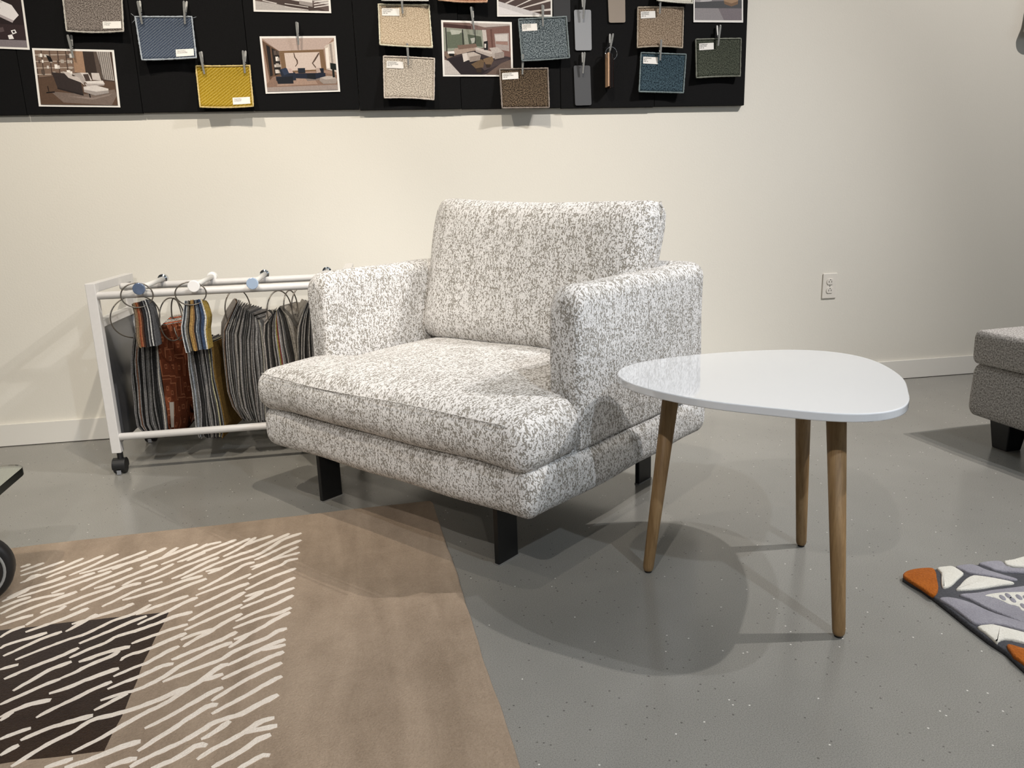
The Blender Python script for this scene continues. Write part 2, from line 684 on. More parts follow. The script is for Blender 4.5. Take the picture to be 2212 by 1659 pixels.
def section(inset, drop):
    """closed loop (offset, z) counter-clockwise, rounded top"""
    h = TH / 2 - inset
    zt = ZT - drop
    r1 = min(0.04, h)
    r0 = min(0.014, h)
    lp = []
    for cx, cz, r, a0 in ((h - r0, ZB + r0, r0, -90), (h - r1, zt - r1, r1, 0), (-h + r1, zt - r1, r1, 90), (-h + r0, ZB + r0, r0, 180)):
        for k in range(8):
            an = math.radians(a0 + 90 * k / 7)
            lp.append((cx + r * math.cos(an), cz + r * math.sin(an)))
    # subdivide the two long vertical sides
    out = []
    m = len(lp)
    for i in range(m):
        p, q = lp[i], lp[(i + 1) % m]
        out.append(p)
        if abs(p[1] - q[1]) > 0.1:
            for k in range(1, 18):
                t = k / 18
                out.append((p[0] + (q[0] - p[0]) * t, p[1] + (q[1] - p[1]) * t))
        elif abs(p[0] - q[0]) > 0.02:
            for k in range(1, 4):
                t = k / 4
                out.append((p[0] + (q[0] - p[0]) * t, p[1] + (q[1] - p[1]) * t))
    return out


V, Fc = [], []
nsec = None
for i, p in enumerate(path):
    t = path[min(i + 1, len(path) - 1)] - path[max(i - 1, 0)]
    t /= np.linalg.norm(t)
    nrm = np.array([-t[1], t[0]])
    sd = min(seg[i], Ltot - seg[i])
    e = min(1, sd / 0.024)
    inset = 0.018 * (1 - math.sqrt(max(0, 1 - (1 - e) ** 2)))
    e2 = min(1, sd / 0.05)
    drop = 0.05 * (1 - math.sqrt(max(0, 1 - (1 - e2) ** 2))) + 0.006 * max(0, 1 - sd / 0.6)
    sc = section(inset, drop)
    nsec = len(sc)
    for o_, z_ in sc:
        V.append((p[0] + nrm[0] * o_, p[1] + nrm[1] * o_, z_))
for i in range(len(path) - 1):
    for k in range(nsec):
        k2 = (k + 1) % nsec
        Fc.append((i * nsec + k, (i + 1) * nsec + k, (i + 1) * nsec + k2, i * nsec + k2))
# end caps: ladder across the loop
for base, flip in ((0, False), ((len(path) - 1) * nsec, True)):
    q = tuple(base + k for k in range(nsec))
    Fc.append(q if not flip else q[::-1])
V = lump(np.array(V), 0.0012, 14, 3)
soft('arms_and_back', V, Fc)

# back cushion: a knife-edge pillow leaning on the back
n, W2, H2, T2 = 64, 0.434, 0.240, 0.098
g = np.linspace(-1, 1, n + 1)
g = np.sign(g) * (1 - (1 - np.abs(g)) ** 1.35)
A, B = np.meshgrid(g, g, indexing='ij')
px = np.clip(1 - np.abs(A) ** 5, 0, 1)
pz = np.clip(1 - np.abs(B) ** 5, 0, 1)
T = T2 * (px * pz) ** 0.34
X = W2 * A * (1 - 0.018 * np.clip(1 - B ** 2, 0, 1) + 0.012 * np.clip(-B, 0, 1))
CR_ = (np.abs(A) * np.abs(B)) ** 9
X = X - np.sign(A) * 0.020 * CR_
Z = H2 * B - np.sign(B) * 0.010 * CR_ - 0.013 * np.clip(B, 0, 1) * np.clip(1 - A ** 2, 0, 1) ** 1.0
idx = {}
V, Fc = [], []
for sgn in (-1, 1):
    for i in range(n + 1):
        for j in range(n + 1):
            rim = i in (0, n) or j in (0, n)
            if rim and sgn == 1:
                idx[(1, i, j)] = idx[(-1, i, j)]
                continue
            idx[(sgn, i, j)] = len(V)
            V.append((X[i, j], sgn * T[i, j], Z[i, j]))
    for i in range(n):
        for j in range(n):
            q = (idx[(sgn, i, j)], idx[(sgn, i + 1, j)], idx[(sgn, i + 1, j + 1)], idx[(sgn, i, j + 1)])
            Fc.append(q if sgn < 0 else q[::-1])
V = np.array(V)
V = lump(V, 0.0022, 12, 4)
# gathered corner at the upper right
dcor = np.hypot(V[:, 0] - W2, V[:, 2] - H2)
V[:, 1] += np.exp(-(dcor / 0.06) ** 2) * 0.006 * np.sin((V[:, 0] - V[:, 2]) * 180)
V[:, 2] += np.exp(-(dcor / 0.045) ** 2) * 0.004
th = math.radians(14.2)
Y = V[:, 1] * math.cos(th) + V[:, 2] * math.sin(th)
Zz = -V[:, 1] * math.sin(th) + V[:, 2] * math.cos(th)
bx = V[:, [0, 1, 2]].copy()
V[:, 1], V[:, 2] = Y + 0.627, Zz + 0.650 - 0.014 * bx[:, 0] / 0.43 * np.clip((bx[:, 2] + .24) / .48, 0, 1)
V[:, 2] = np.where(V[:, 2] < 0.405, 0.405 + (V[:, 2] - 0.405) * 0.1, V[:, 2])
bc = soft('back_cushion', V, Fc)
rim = [V[idx[(-1, n, j)]] * 1.0 for j in range(0, n + 1)]
MB().tube([p + np.array([0.001, 0, 0]) for p in rim], [0.004 + 0.0012 * math.sin(j * 2.1) for j in range(len(rim))], 6).build('side_seam', M_BOUCLE, bc, True, uv='box')

M_PAD = plain('grey felt pad', (128, 126, 122), 0.9)
# four flat plate legs with pale felt pads
for lx, ly in ((0.355 - 0.0075, 0.0), (-0.355 - 0.0075, 0.0), (0.355 - 0.0075, 0.676), (-0.355 - 0.0075, 0.676)):
    lg = MB().box((lx, ly, 0.003), (lx + 0.015, ly + 0.075, 0.18)).build('leg', M_BLACK, chair, bevel=0.002)
    MB().box((lx - 0.001, ly - 0.001, 0.0), (lx + 0.016, ly + 0.076, 0.0035)).build('foot_pad', M_PAD, lg)

# ------------------------------------------------------------------ three-legged side table
TB_C = np.array([0.816, 1.510])
OUT = [[0.516, 1.667], [0.547, 1.709], [0.62, 1.769], [0.7, 1.79], [0.788, 1.804], [0.895, 1.809], [1.012, 1.789], [1.075, 1.764],
       [1.121, 1.71], [1.135, 1.622], [1.11, 1.502], [1.051, 1.383], [0.999, 1.299], [0.955, 1.247], [0.91, 1.216], [0.862, 1.207],
       [0.808, 1.222], [0.754, 1.256], [0.69, 1.309], [0.623, 1.37], [0.566, 1.444], [0.532, 1.517], [0.511, 1.595]]
rel = [np.array(p) - TB_C for p in OUT]
# keep it a clean rounded triangle: low-pass the radius over the angle
ang = np.array([math.atan2(p[1], p[0]) for p in rel])
rad = np.array([np.linalg.norm(p) for p in rel])
order = np.argsort(ang)
aa = np.linspace(-math.pi, math.pi, 240, endpoint=False)
ri = np.interp(aa, ang[order], rad[order], period=2 * math.pi)
ft = np.fft.rfft(ri)
ft[8:] = 0
ri = np.fft.irfft(ft, 240)
outline = [(r * math.cos(t), r * math.sin(t)) for r, t in zip(ri, aa)]
table = empty('side_table', (TB_C[0], TB_C[1], 0))
tag(table, 'white lacquered rounded-triangle side table on three tapered oak legs', 'table')
MB().prism(outline, 0.468, 0.485).build('tabletop', M_LACQ, table, bevel=0.0025, segs=3)
MB().prism([(x_ * 0.62, y_ * 0.62) for x_, y_ in outline[::3]], 0.457, 0.468).build('under_plate', M_LACQ, table, bevel=0.003)
for fx, fy in ((0.581, 1.612), (1.005, 1.656), (0.861, 1.262)):
    f = np.array([fx, fy]) - TB_C
    tp = f - f / np.linalg.norm(f) * 0.048
    lg = MB().tube([(*f, 0.004), (*(f * 0.999 + tp * .001), 0.008), (*(f * .985 + tp * .015), 0.016), (*tp, 0.452)],
                   [0.0095, 0.0118, 0.0128, 0.0190], 28).build('leg', M_WOOD, table, True)
    MB().tube([(*f, 0.0), (*f, 0.0045)], 0.0085, 20).build('glide', M_BLACK, lg)
    MB().tube([(*tp, 0.4515), (*tp, 0.458)], 0.0205, 24).build('leg_plate', M_STEEL, lg)

# ------------------------------------------------------------------ brown rug with carved strokes
RUG_O = np.array([0.10, 2.166])
RUG_A = math.radians(3.0)
ra, rb = np.array([math.cos(RUG_A), math.sin(RUG_A)]), np.array([-math.sin(RUG_A), math.cos(RUG_A)])
rug = empty('large_rug', (RUG_O[0], RUG_O[1], 0), RUG_A)
tag(rug, 'tan wool rug with cream brush strokes and a dark brown block, under the armchair', 'rug')
RW, RL, RT = 1.85, 2.1, 0.014


def pile_slab(poly, z0, z1, r=0.006, soften=4):
    """flat pile with a rolled edge: polygon (ccw) stepped inwards towards the top"""
    m = MB()
    P = np.array(poly, float)
    n_ = len(P)
    e = np.roll(P, -1, 0) - P
    nrm = np.stack([-e[:, 1], e[:, 0]], 1) / (np.linalg.norm(e, axis=1, keepdims=True) + 1e-9)
    vn = nrm + np.roll(nrm, 1, 0)
    vn = vn / np.maximum((vn * vn).sum(1, keepdims=True), 0.5) * 2
    vs, fs = [], []
    lv = [(0.0, z0)] + [(r * (1 - math.cos(math.pi / 2 * k / soften)), z1 - r + r * math.sin(math.pi / 2 * k / soften)) for k in range(soften + 1)]
    for ins, z_ in lv:
        for p, q in zip(P, vn):
            vs.append((p[0] + q[0] * ins, p[1] + q[1] * ins, z_))
    for a_ in range(len(lv) - 1):
        for k in range(n_):
            k2 = (k + 1) % n_
            fs.append((a_ * n_ + k, a_ * n_ + k2, (a_ + 1) * n_ + k2, (a_ + 1) * n_ + k))
    fs.append(tuple(range((len(lv) - 1) * n_, len(lv) * n_)))
    fs.append(tuple(range(n_ - 1, -1, -1)))
    return m.add(vs, fs)


def edge_pts(p, q, amp, step=0.02, seed=0):
    rs = np.random.RandomState(seed)
    p, q = np.array(p, float), np.array(q, float)
    L = np.linalg.norm(q - p)
    k = max(2, int(L / step))
    d = (q - p) / L
    nn = np.array([-d[1], d[0]])
    ph = rs.rand(4) * 6.28
    out = []
    for i in range(k):
        t = i / k
        w = amp * (math.sin(t * L * 9 + ph[0]) + .6 * math.sin(t * L * 23 + ph[1]) + .35 * math.sin(t * L * 61 + ph[2]))
        w *= min(1, 8 * t, 8 * (1 - t))
        out.append(p + d * t * L + nn * w)
    return out


cor = [(-RW, -RL), (0, -RL), (0, -0.018), (-0.005, -0.006), (-0.018, 0), (-RW, 0)]
poly = edge_pts(cor[0], cor[1], .001) + edge_pts(cor[1], cor[2], .0016, seed=1) + [np.array(c) for c in cor[2:5]] + edge_pts((-0.02, 0), cor[5], .0016, seed=2) + edge_pts(cor[5], cor[0], .001)
pile_slab(poly, 0.0, RT, 0.007).build('pile_field', M_TAN, rug, True)


def to_rug(p):
    d = np.array(p[:2]) - RUG_O
    return np.array([d @ ra, d @ rb])


blk = [to_rug(onz(*p, RT)) for p in ((0, 1360), (365, 1322), (330, 1395), (225, 1622), (50, 1650), (0, 1656))]
# the block runs on to the left outside the picture
dirn = (blk[0] - blk[1]) / np.linalg.norm(blk[0] - blk[1])
BL = [blk[1], blk[1] + dirn * 1.05, blk[3] + dirn * 1.05, blk[3]]
poly = []
for i in range(4):
    poly += edge_pts(BL[i], BL[(i + 1) % 4], .0025, 0.015, seed=10 + i)
poly = poly if sum(poly[i - 1][0] * poly[i][1] - poly[i][0] * poly[i - 1][1] for i in range(len(poly))) > 0 else poly[::-1]
pile_slab(poly, RT - 0.004, RT + 0.0004, 0.0004, 2).build('dark_block', M_BROWN, rug, True)
# strokes
# paths of the tufted strokes that the photograph shows (its pixels, laid onto the pile)
STROKES = """44,1226 66,1219
44,1235 95,1216
44,1244 88,1230 139,1212
43,1260 88,1243 134,1226 180,1206
58,1253 72,1244 88,1242
99,1249 134,1235 187,1215 223,1200
149,1244 187,1228 228,1209 256,1197
171,1240 214,1228 268,1208 316,1190
211,1236 254,1223 319,1204
242,1231 276,1217 319,1201 359,1184
16,1292 64,1271 107,1258 142,1245
5,1300 40,1284 62,1274
37,1291 107,1270 161,1252 205,1237
111,1282 161,1263 209,1246 241,1234
0,1314 35,1299 67,1290
174,1276 214,1256 254,1240 286,1227
0,1327 37,1309 80,1294 139,1282
303,1224 320,1216 349,1206 387,1191 427,1176
349,1206 371,1191 384,1183
203,1272 241,1260 294,1239 340,1221
87,1325 112,1314 139,1306 187,1287 249,1267
56,1351 94,1330 120,1321 142,1309
13,1335 67,1314 120,1295 166,1278
0,1351 37,1338 72,1329
264,1266 294,1251 319,1244 340,1235 375,1218
313,1258 355,1243 387,1228 449,1204 486,1188 540,1163
151,1319 187,1303 241,1282 273,1267 305,1260
220,1311 254,1295 294,1276 351,1257
264,1297 295,1289 320,1281 360,1269 400,1254 438,1244
55,1366 115,1345 161,1327 191,1314
155,1349 182,1341 214,1330 254,1318 289,1304
142,1365 171,1349 209,1327
0,1378 27,1362 54,1353
321,1299 347,1290 400,1267 446,1250
33,1426 107,1397 150,1381 187,1369 241,1343 292,1325 325,1306
293,1328 309,1322 336,1311 374,1298 407,1287
0,1402 16,1393 67,1378 102,1367
171,1391 201,1378 241,1362 284,1343 317,1331
7,1418 54,1397 94,1379 134,1365
297,1350 320,1339 360,1322 400,1301 427,1291
150,1422 187,1405 228,1389 254,1375 297,1362 340,1347 375,1333 416,1322
9,1468 54,1448 94,1432 129,1419 170,1400
170,1431 193,1423 214,1415 254,1403 281,1398
129,1467 161,1454 187,1440 238,1419 257,1407
284,1391 307,1382 320,1377 347,1368 374,1358 406,1349
261,1428 273,1418 320,1403 340,1394 360,1385 403,1368
348,1220 384,1206 414,1192 435,1183 449,1175
435,1183 454,1176 478,1171
383,1215 408,1206 440,1192 481,1177 510,1166
404,1212 422,1203 443,1194
482,1203 507,1191 526,1180 553,1161
518,1183 548,1171 590,1157
370,1251 400,1239 435,1220 473,1204
391,1251 427,1236 467,1218 515,1199 548,1188 577,1175 625,1153
444,1235 481,1226 521,1210 556,1199 588,1181 614,1165 651,1152
449,1240 481,1227
549,1210 574,1200 614,1181 651,1167
540,1226 572,1216 601,1202 644,1181
544,1231 577,1215 609,1204 648,1194
428,1274 459,1260 502,1236 529,1220 550,1215
536,1251 574,1234 609,1220 620,1212 644,1207
423,1287 467,1270 507,1255 542,1240
530,1275 561,1260 588,1247 623,1234 639,1228
420,1311 467,1290 507,1271 538,1260
529,1289 561,1279 588,1271 614,1258 637,1248
525,1301 548,1290 569,1279
407,1342 454,1317 494,1298 529,1279
519,1315 561,1298 601,1282 636,1270
398,1362 440,1343 481,1325 523,1306
509,1343 548,1325 588,1309 633,1286
396,1398 424,1380 449,1368 470,1354 497,1339 523,1326
503,1358 534,1346 566,1334 601,1325 629,1313
390,1383 414,1373 440,1365 465,1358
370,1426 414,1408 467,1387 491,1376 511,1365
494,1400 523,1381 548,1365 574,1351 601,1335 627,1323
505,1382 523,1376 542,1368
351,1474 387,1459 427,1444 481,1424 499,1411 534,1395 574,1379 601,1363 620,1358
245,1462 281,1446 320,1431 355,1411 387,1396
232,1489 268,1474 305,1460 347,1440 375,1434
217,1514 254,1501 287,1493 320,1480 360,1459 387,1440 427,1420 467,1400 502,1388
491,1438 523,1423 561,1404 588,1392 616,1381
561,1406 588,1400 617,1393
478,1468 521,1448 561,1430 613,1408
155,1626 201,1604 241,1582 268,1566 308,1543 320,1537 360,1518 400,1491 435,1470 459,1451 481,1438 494,1435
432,1472 459,1464 482,1456
457,1515 481,1499 521,1475 561,1454 609,1432
457,1543 494,1523 534,1502 574,1478 609,1461
280,1658 320,1637 360,1618 398,1600 441,1575 457,1564 494,1551 521,1543 561,1521 601,1501
434,1597 451,1590 473,1575 497,1558
425,1641 467,1615 508,1594 534,1578 564,1559 593,1551
521,1586 550,1578 599,1568
457,1659 494,1639 529,1618 556,1599 585,1587
510,1664 537,1649 564,1633 583,1632
326,1661 374,1642 400,1626 425,1611 447,1611
297,1623 334,1599 374,1575 414,1548 451,1525 470,1523
312,1574 360,1551 400,1528 441,1505 462,1493 482,1485
28,1493 67,1471 107,1448 155,1430
0,1523 40,1505 94,1481 131,1467
106,1499 150,1485 187,1469 228,1454 257,1444
78,1551 120,1529 161,1510 201,1490 242,1473
203,1535 228,1523 254,1509 276,1499
0,1550 40,1531 75,1519 110,1513
0,1558 27,1539
44,1600 94,1578 134,1565 171,1554 201,1546
24,1657 67,1630 107,1606 161,1580 195,1558 241,1545 281,1534 340,1513 375,1497 406,1485
0,1598 32,1585 67,1573
0,1633 21,1620 41,1610
96,1659 134,1647 158,1639
139,1659 187,1644 228,1628 268,1612 304,1602
228,1659 268,1645 296,1639
0,1447 16,1442 40,1436"""
PTS = []


def clear(P, gap):
    if not PTS:
        return True
    return np.min(np.linalg.norm(np.array(PTS)[None] - np.array(P)[:, None], axis=2)) > gap


count = 0
rs = np.random.RandomState(3)


def ribbon(P, w, taper=0.30):
    global count
    P = [np.array(p, float) for p in (catmull(P, 6, False) if len(P) > 2 else [P[0], (np.array(P[0]) + P[1]) / 2, P[1]])]
    sl = np.cumsum([0] + [np.linalg.norm(P[i + 1] - P[i]) for i in range(len(P) - 1)])
    m = max(5, min(26, int(sl[-1] / 0.009)))
    t_ = np.linspace(0, sl[-1], m)
    P = np.stack([np.interp(t_, sl, [p[0] for p in P]), np.interp(t_, sl, [p[1] for p in P])], 1)
    zt = RT + 0.0009 + (count % 11) * 0.00004
    vs, fs = [], []
    for i in range(m):
        d = P[min(i + 1, m - 1)] - P[max(i - 1, 0)]
        d /= np.linalg.norm(d) + 1e-9
        nx, ny = -d[1], d[0]
        t = i / (m - 1)
        e_ = 0.6 if i in (0, m - 1) else 1
        oa = w * (1 - taper / 2 + taper * t + 0.11 * rs.normal()) * e_
        ob = w * (1 - taper / 2 + taper * t + 0.11 * rs.normal()) * e_
        cx, cy = P[i]
        for o_, q, z_ in ((oa, 1, RT - .002), (oa, .92, zt), (ob, -.92, zt), (ob, -1, RT - .002)):
            vs.append((cx + nx * o_ * q, cy + ny * o_ * q, z_))
        PTS.append((cx, cy))
    for i in range(m - 1):
        for q in range(3):
            fs.append((i * 4 + q, i * 4 + 4 + q, i * 4 + 5 + q, i * 4 + q + 1))
    fs += [(0, 1, 2, 3), ((m - 1) * 4 + 3, (m - 1) * 4 + 2, (m - 1) * 4 + 1, (m - 1) * 4)]
    mesh_obj('pile_stroke', vs, fs, M_CREAM, rug)
    count += 1


for ln in STROKES.split('\n'):
    P = [to_rug(onz(*map(float, p.split(',')), RT)) for p in ln.split()]
    ribbon(P, rs.uniform(0.0054, 0.0066), 0.42)
# the field goes on to the left of and below the picture
ST_A = math.radians(37)
for k in range(2600):
    if count > 285:
        break
    x1, y1 = rs.uniform(-1.62, -0.38), rs.uniform(-1.62, -0.10)
    pr = RUG_O + ra * x1 + rb * y1
    q = pr[1] * D_[1] + pr[0] * D_[0] + (RT - CAM[2]) * D_[2]
    pxx = W_PX / 2 + F_PX * ((pr[0] * R_[0] + pr[1] * R_[1] + (RT - CAM[2]) * R_[2]) / q)
    pyy = H_PX / 2 - F_PX * ((pr[0] * U_[0] + pr[1] * U_[1] + (RT - CAM[2]) * U_[2]) / q)
    if (pxx > -4 and pyy < 1663) or pr[1] < 0.62:
        continue
    L, a_ = rs.uniform(0.09, 0.24), ST_A + rs.normal(0, 0.07)
    P = [(x1 - L * t * math.cos(a_), y1 - L * t * math.sin(a_) + .004 * math.sin(3 * t + k)) for t in np.linspace(1, 0, 6)]
    if y1 > -0.137 + 0.044 * (-x1 - 0.378) / 0.673 or not clear(P, 0.017):
        continue
    ribbon(P, rs.uniform(0.0054, 0.0066), 0.42)
print('strokes', count)

# ------------------------------------------------------------------ patterned rug on the right
R2Z = 0.015
rug2 = empty('patterned_rug', (*onz(2000, 1260, 0)[:2], 0))
tag(rug2, 'thick rug with burnt orange, ivory and grey facets divided by charcoal lines', 'rug')
r2o = np.array(rug2.location)[:2]


def z3(p, z_=R2Z):
    return onz(1900 + p[0] / 5.186, 1160 + p[1] / 5.186, z_)[:2] - r2o


def stretch_right(P):
    return [((p[0] if p[0] < 1600 else p[0] + 420), (p[1] if p[0] < 1600 else p[1] + (p[1] - 600) * 0.35)) for p in P]


def ccw(P):
    P = [np.array(p) for p in P]
    return P if sum(P[i - 1][0] * P[i][1] - P[i][0] * P[i - 1][1] for i in range(len(P))) > 0 else P[::-1]


base2 = [(262, 432), (300, 388), (420, 356), (600, 345), (820, 326), (1000, 303), (1200, 280), (1400, 268), (1618, 240), (2100, 205),
         (2600, 1500), (2300, 1900), (1700, 1500), (1618, 1440), (1420, 1255), (1225, 1130), (1000, 960), (800, 800), (640, 675), (480, 560), (350, 490)]
pile_slab(ccw([z3(p) for p in base2]), 0.0, R2Z - 0.003, 0.004).build('charcoal_ground', M_R_DARK, rug2, True)
FAC = [(M_R_ORANGE, [(266, 433), (300, 386), (420, 356), (585, 350), (632, 395), (640, 450), (660, 560), (640, 632), (590, 652), (480, 578), (370, 508)]),
       (M_R_WHITE, [(645, 347), (740, 332), (820, 331), (930, 395), (935, 420), (880, 470), (800, 545), (725, 568), (697, 545), (690, 470), (690, 400)]),
       (M_R_WHITE, [(1030, 437), (1100, 435), (1300, 465), (1510, 515), (1350, 540), (1100, 580), (868, 593), (900, 540), (960, 475)]),
       (M_R_GREY, [(855, 330), (1000, 307), (1100, 327), (1200, 370), (1400, 430), (1545, 475), (1480, 484), (1250, 440), (1020, 405), (930, 370)]),
       (M_R_GREY, [(1112, 295), (1250, 272), (1370, 277), (1500, 350), (1618, 410), (1618, 455), (1400, 390), (1200, 330)]),
       (M_R_WHITE, [(1397, 272), (1500, 252), (1618, 244), (1618, 395), (1500, 330)]),
       (M_R_GREY, [(895, 645), (1100, 625), (1400, 580), (1618, 565), (1618, 955), (1400, 878), (1150, 768), (1000, 690)]),
       (M_R_GREY, [(668, 690), (760, 676), (900, 700), (1050, 750), (1300, 860), (1618, 968), (1618, 1025), (1400, 990), (1230, 975), (1110, 978), (1040, 958), (950, 888), (830, 798), (740, 738)]),
       (M_R_WHITE, [(1098, 1005), (1200, 985), (1350, 1000), (1618, 1042), (1618, 1115), (1480, 1150), (1340, 1165), (1320, 1186), (1250, 1130), (1170, 1062)]),
       (M_R_ORANGE, [(1428, 1225), (1500, 1215), (1618, 1210), (1618, 1430), (1560, 1378), (1480, 1302)])]
for mt, P in FAC:
    Q = [p for p in catmull([z3(p) for p in stretch_right(P)], 3)]
    pile_slab(ccw(Q), R2Z - 0.006, R2Z + 0.0025, 0.004, 3).build('pile_facet', mt, rug2, True)
Q = catmull([z3(p) for p in [(1180, 665), (1330, 637), (1500, 630), (1700, 640), (1800, 760), (1720, 850), (1600, 838), (1550, 790), (1450, 765), (1380, 730), (1280, 690)]], 3)
pile_slab(ccw(Q), R2Z - 0.004, R2Z + 0.0032, 0.001, 2).build('pale_blot', M_R_WHITE, rug2, True)
for (sx, sy) in ((1375, 695), (1490, 720), (1560, 690), (1610, 790), (1640, 700), (1680, 760), (1440, 675)):
    Q = [z3((sx + 40 * math.cos(t) * .95 + 14 * math.sin(t), sy + 30 * math.sin(t) + 10 * math.cos(t))) for t in np.linspace(0, 6.283, 12, endpoint=False)]
    pile_slab(ccw(Q), R2Z, R2Z + 0.0040, 0.0006, 1).build('grey_fleck', M_R_GREY, rug2, True)

# ------------------------------------------------------------------ grey ottoman
ott = empty('ottoman', (1.975, 2.275, 0), math.radians(4))
tag(ott, 'grey tweed ottoman with a loose top cushion on black block feet', 'ottoman')
OW, OL = 0.60, 0.80                                      # from the corner at the origin: +x and -y


def obox(z0, z1, r, out=0.0, crown=0.0, seed=0, flare=0.0):
    V, Fc = rbox(OW / 2 + out, OL / 2 + out, (z1 - z0) / 2, (r * .55, r * .55, r), 0.03, 6)
    z_ = V[:, 2].copy()
    V[:, 2] += np.where(z_ > 0, crown * np.clip(1 - (V[:, 0] / OW * 2) ** 2, 0, 1) * np.clip(1 - (V[:, 1] / OL * 2) ** 2, 0, 1), 0)
    V = V * np.array([1, 1, 1]) + [OW / 2, -OL / 2, (z0 + z1) / 2]
    return lump(V, 0.0015, 14, seed), Fc


V, Fc = obox(0.288, 0.402, 0.030, 0.002, 0.012, 1)
mesh_obj('top_cushion', V, Fc, M_OTT, ott, True, 'box')
V, Fc = obox(0.103, 0.288, 0.040, 0.0, 0, 2)
mesh_obj('base', V, Fc, M_OTT, ott, True, 'box')
for lx, ly in ((0.085, -0.10), (OW - 0.085, -0.10), (0.085, -OL + 0.10), (OW - 0.085, -OL + 0.10)):
    m = MB()
    w0, w1 = 0.030, 0.042
    vs = [(lx + a * w, ly + b * w, z_) for z_, w in ((0.0, w0), (0.112, w1)) for a, b in ((-1, -1), (1, -1), (1, 1), (-1, 1))]
    m.add(vs, [(3, 2, 1, 0), (4, 5, 6, 7), (0, 1, 5, 4), (1, 2, 6, 5), (2, 3, 7, 6), (3, 0, 4, 7)])
    m.build('foot', M_BLACK, ott, bevel=0.003)

# ------------------------------------------------------------------ wall outlet
oz = 0.4026 + 0.057
outl = empty('wall_outlet', (1.989, WALL_Y, oz))
tag(outl, 'white duplex power outlet on the plain wall to the right of the armchair', 'outlet')
MB().box((-0.035, -0.006, -0.057), (0.035, 0.0, 0.057)).build('cover_plate', M_PLASTIC, outl, bevel=0.003, segs=3)
for dz in (0.0195, -0.0195):
    pr = []
    for k in range(28):
        t = 2 * math.pi * k / 28
        x_, z_ = 0.0172 * math.cos(t), max(-0.0135, min(0.0135, 0.0172 * math.sin(t)))
        pr.append((x_, z_))
    vs = [(p[0], -0.009, p[1] + dz) for p in pr] + [(p[0], -0.004, p[1] + dz) for p in pr]
    nn = len(pr)
    rc_ = MB().add(vs, [tuple(range(nn)), tuple(range(2 * nn - 1, nn - 1, -1))] + [(i, nn + i, nn + (i + 1) % nn, (i + 1) % nn) for i in range(nn)]).build('receptacle', M_PLASTIC, outl, bevel=0.001)
    for sx_ in (-0.0062, 0.0062):
        MB().box((sx_ - 0.0011, -0.0094, dz - 0.0045), (sx_ + 0.0011, -0.0085, dz + 0.0035)).build('slot', M_DARKHOLE, rc_)
    MB().tube([(0, -0.0094, dz + 0.0085), (0, -0.0085, dz + 0.0085)], 0.0022, 10).build('ground_hole', M_DARKHOLE, rc_)
MB().tube([(0, -0.0072, 0), (0, -0.0055, 0)], 0.003, 12).build('screw', M_STEEL, outl)

# ------------------------------------------------------------------ grey wall lamp at the right edge
pc = ony(2240, 54, 3.128)
lampw = empty('wall_lamp', pc)
tag(lampw, 'small grey metal bell-shaped lamp shade on the wall, upper right edge', 'lamp')
M_GREYM = plain('grey lamp metal', (150, 147, 142), 0.55, nscale=60, namt=.05)
prof = [(0.004, 0.17), (0.022, 0.165), (0.026, 0.12), (0.029, 0.065), (0.032, 0.036), (0.042, 0.006), (0.049, -0.014), (0.048, -0.020), (0.036, -0.030), (0.018, -0.036), (0.001, -0.037)]
vs, fs = [], []
for r, z_ in prof:
    for k in range(28):
        t = 2 * math.pi * k / 28
        vs.append((r * math.cos(t), r * math.sin(t), z_))
for i in range(len(prof) - 1):
    for k in range(28):
        fs.append((i * 28 + k, i * 28 + (k + 1) % 28, (i + 1) * 28 + (k + 1) % 28, (i + 1) * 28 + k))
mesh_obj('lamp_shade', vs, [f[::-1] for f in fs], M_GREYM, lampw, True)
MB().tube([(0, 0, 0.16), (0, 0, 0.20), (0, 0.02, 0.215), (0, 3.18 - pc[1] - .004, 0.215)], 0.007, 10).build('arm', M_GREYM, lampw, True)
MB().tube([(0, 3.18 - pc[1] - .012, 0.215), (0, 3.18 - pc[1] - .0005, 0.215)], 0.035, 24).build('wall_plate', M_GREYM, lampw)

# ------------------------------------------------------------------ black pin board made of panels
YB = WALL_Y - 0.024                                       # front face of the panels
board = empty('display_board', (0.1, WALL_Y, 1.236))
tag(board, 'long black display board of butted felt panels mounted on the wall', 'display board')
bo = np.array(board.location)
XS = [-1.70, -1.224, -0.830, -0.437, -0.043, 0.350, 0.750, 1.142, 1.535]
for i in range(8):
    dz = (0, 0.001, 0.003, 0.004, 0.001, 0.0, -0.002, 0.0)[i]
    dy = (0.001, 0, 0, 0.001, -0.002, 0.002, 0, 0.001)[i]
    MB().box((XS[i] + 0.0008 - bo[0], YB + dy - bo[1], dz), (XS[i + 1] - 0.0008 - bo[0], -0.003, 1.12 + dz)).build('panel', M_BOARD, board, bevel=0.0015)


def bil(q, s, t):
    q = np.array(q, float)                                   # TL TR BR BL
    return (q[0] * (1 - s) + q[1] * s) * (1 - t) + (q[3] * (1 - s) + q[2] * s) * t


FONT = None


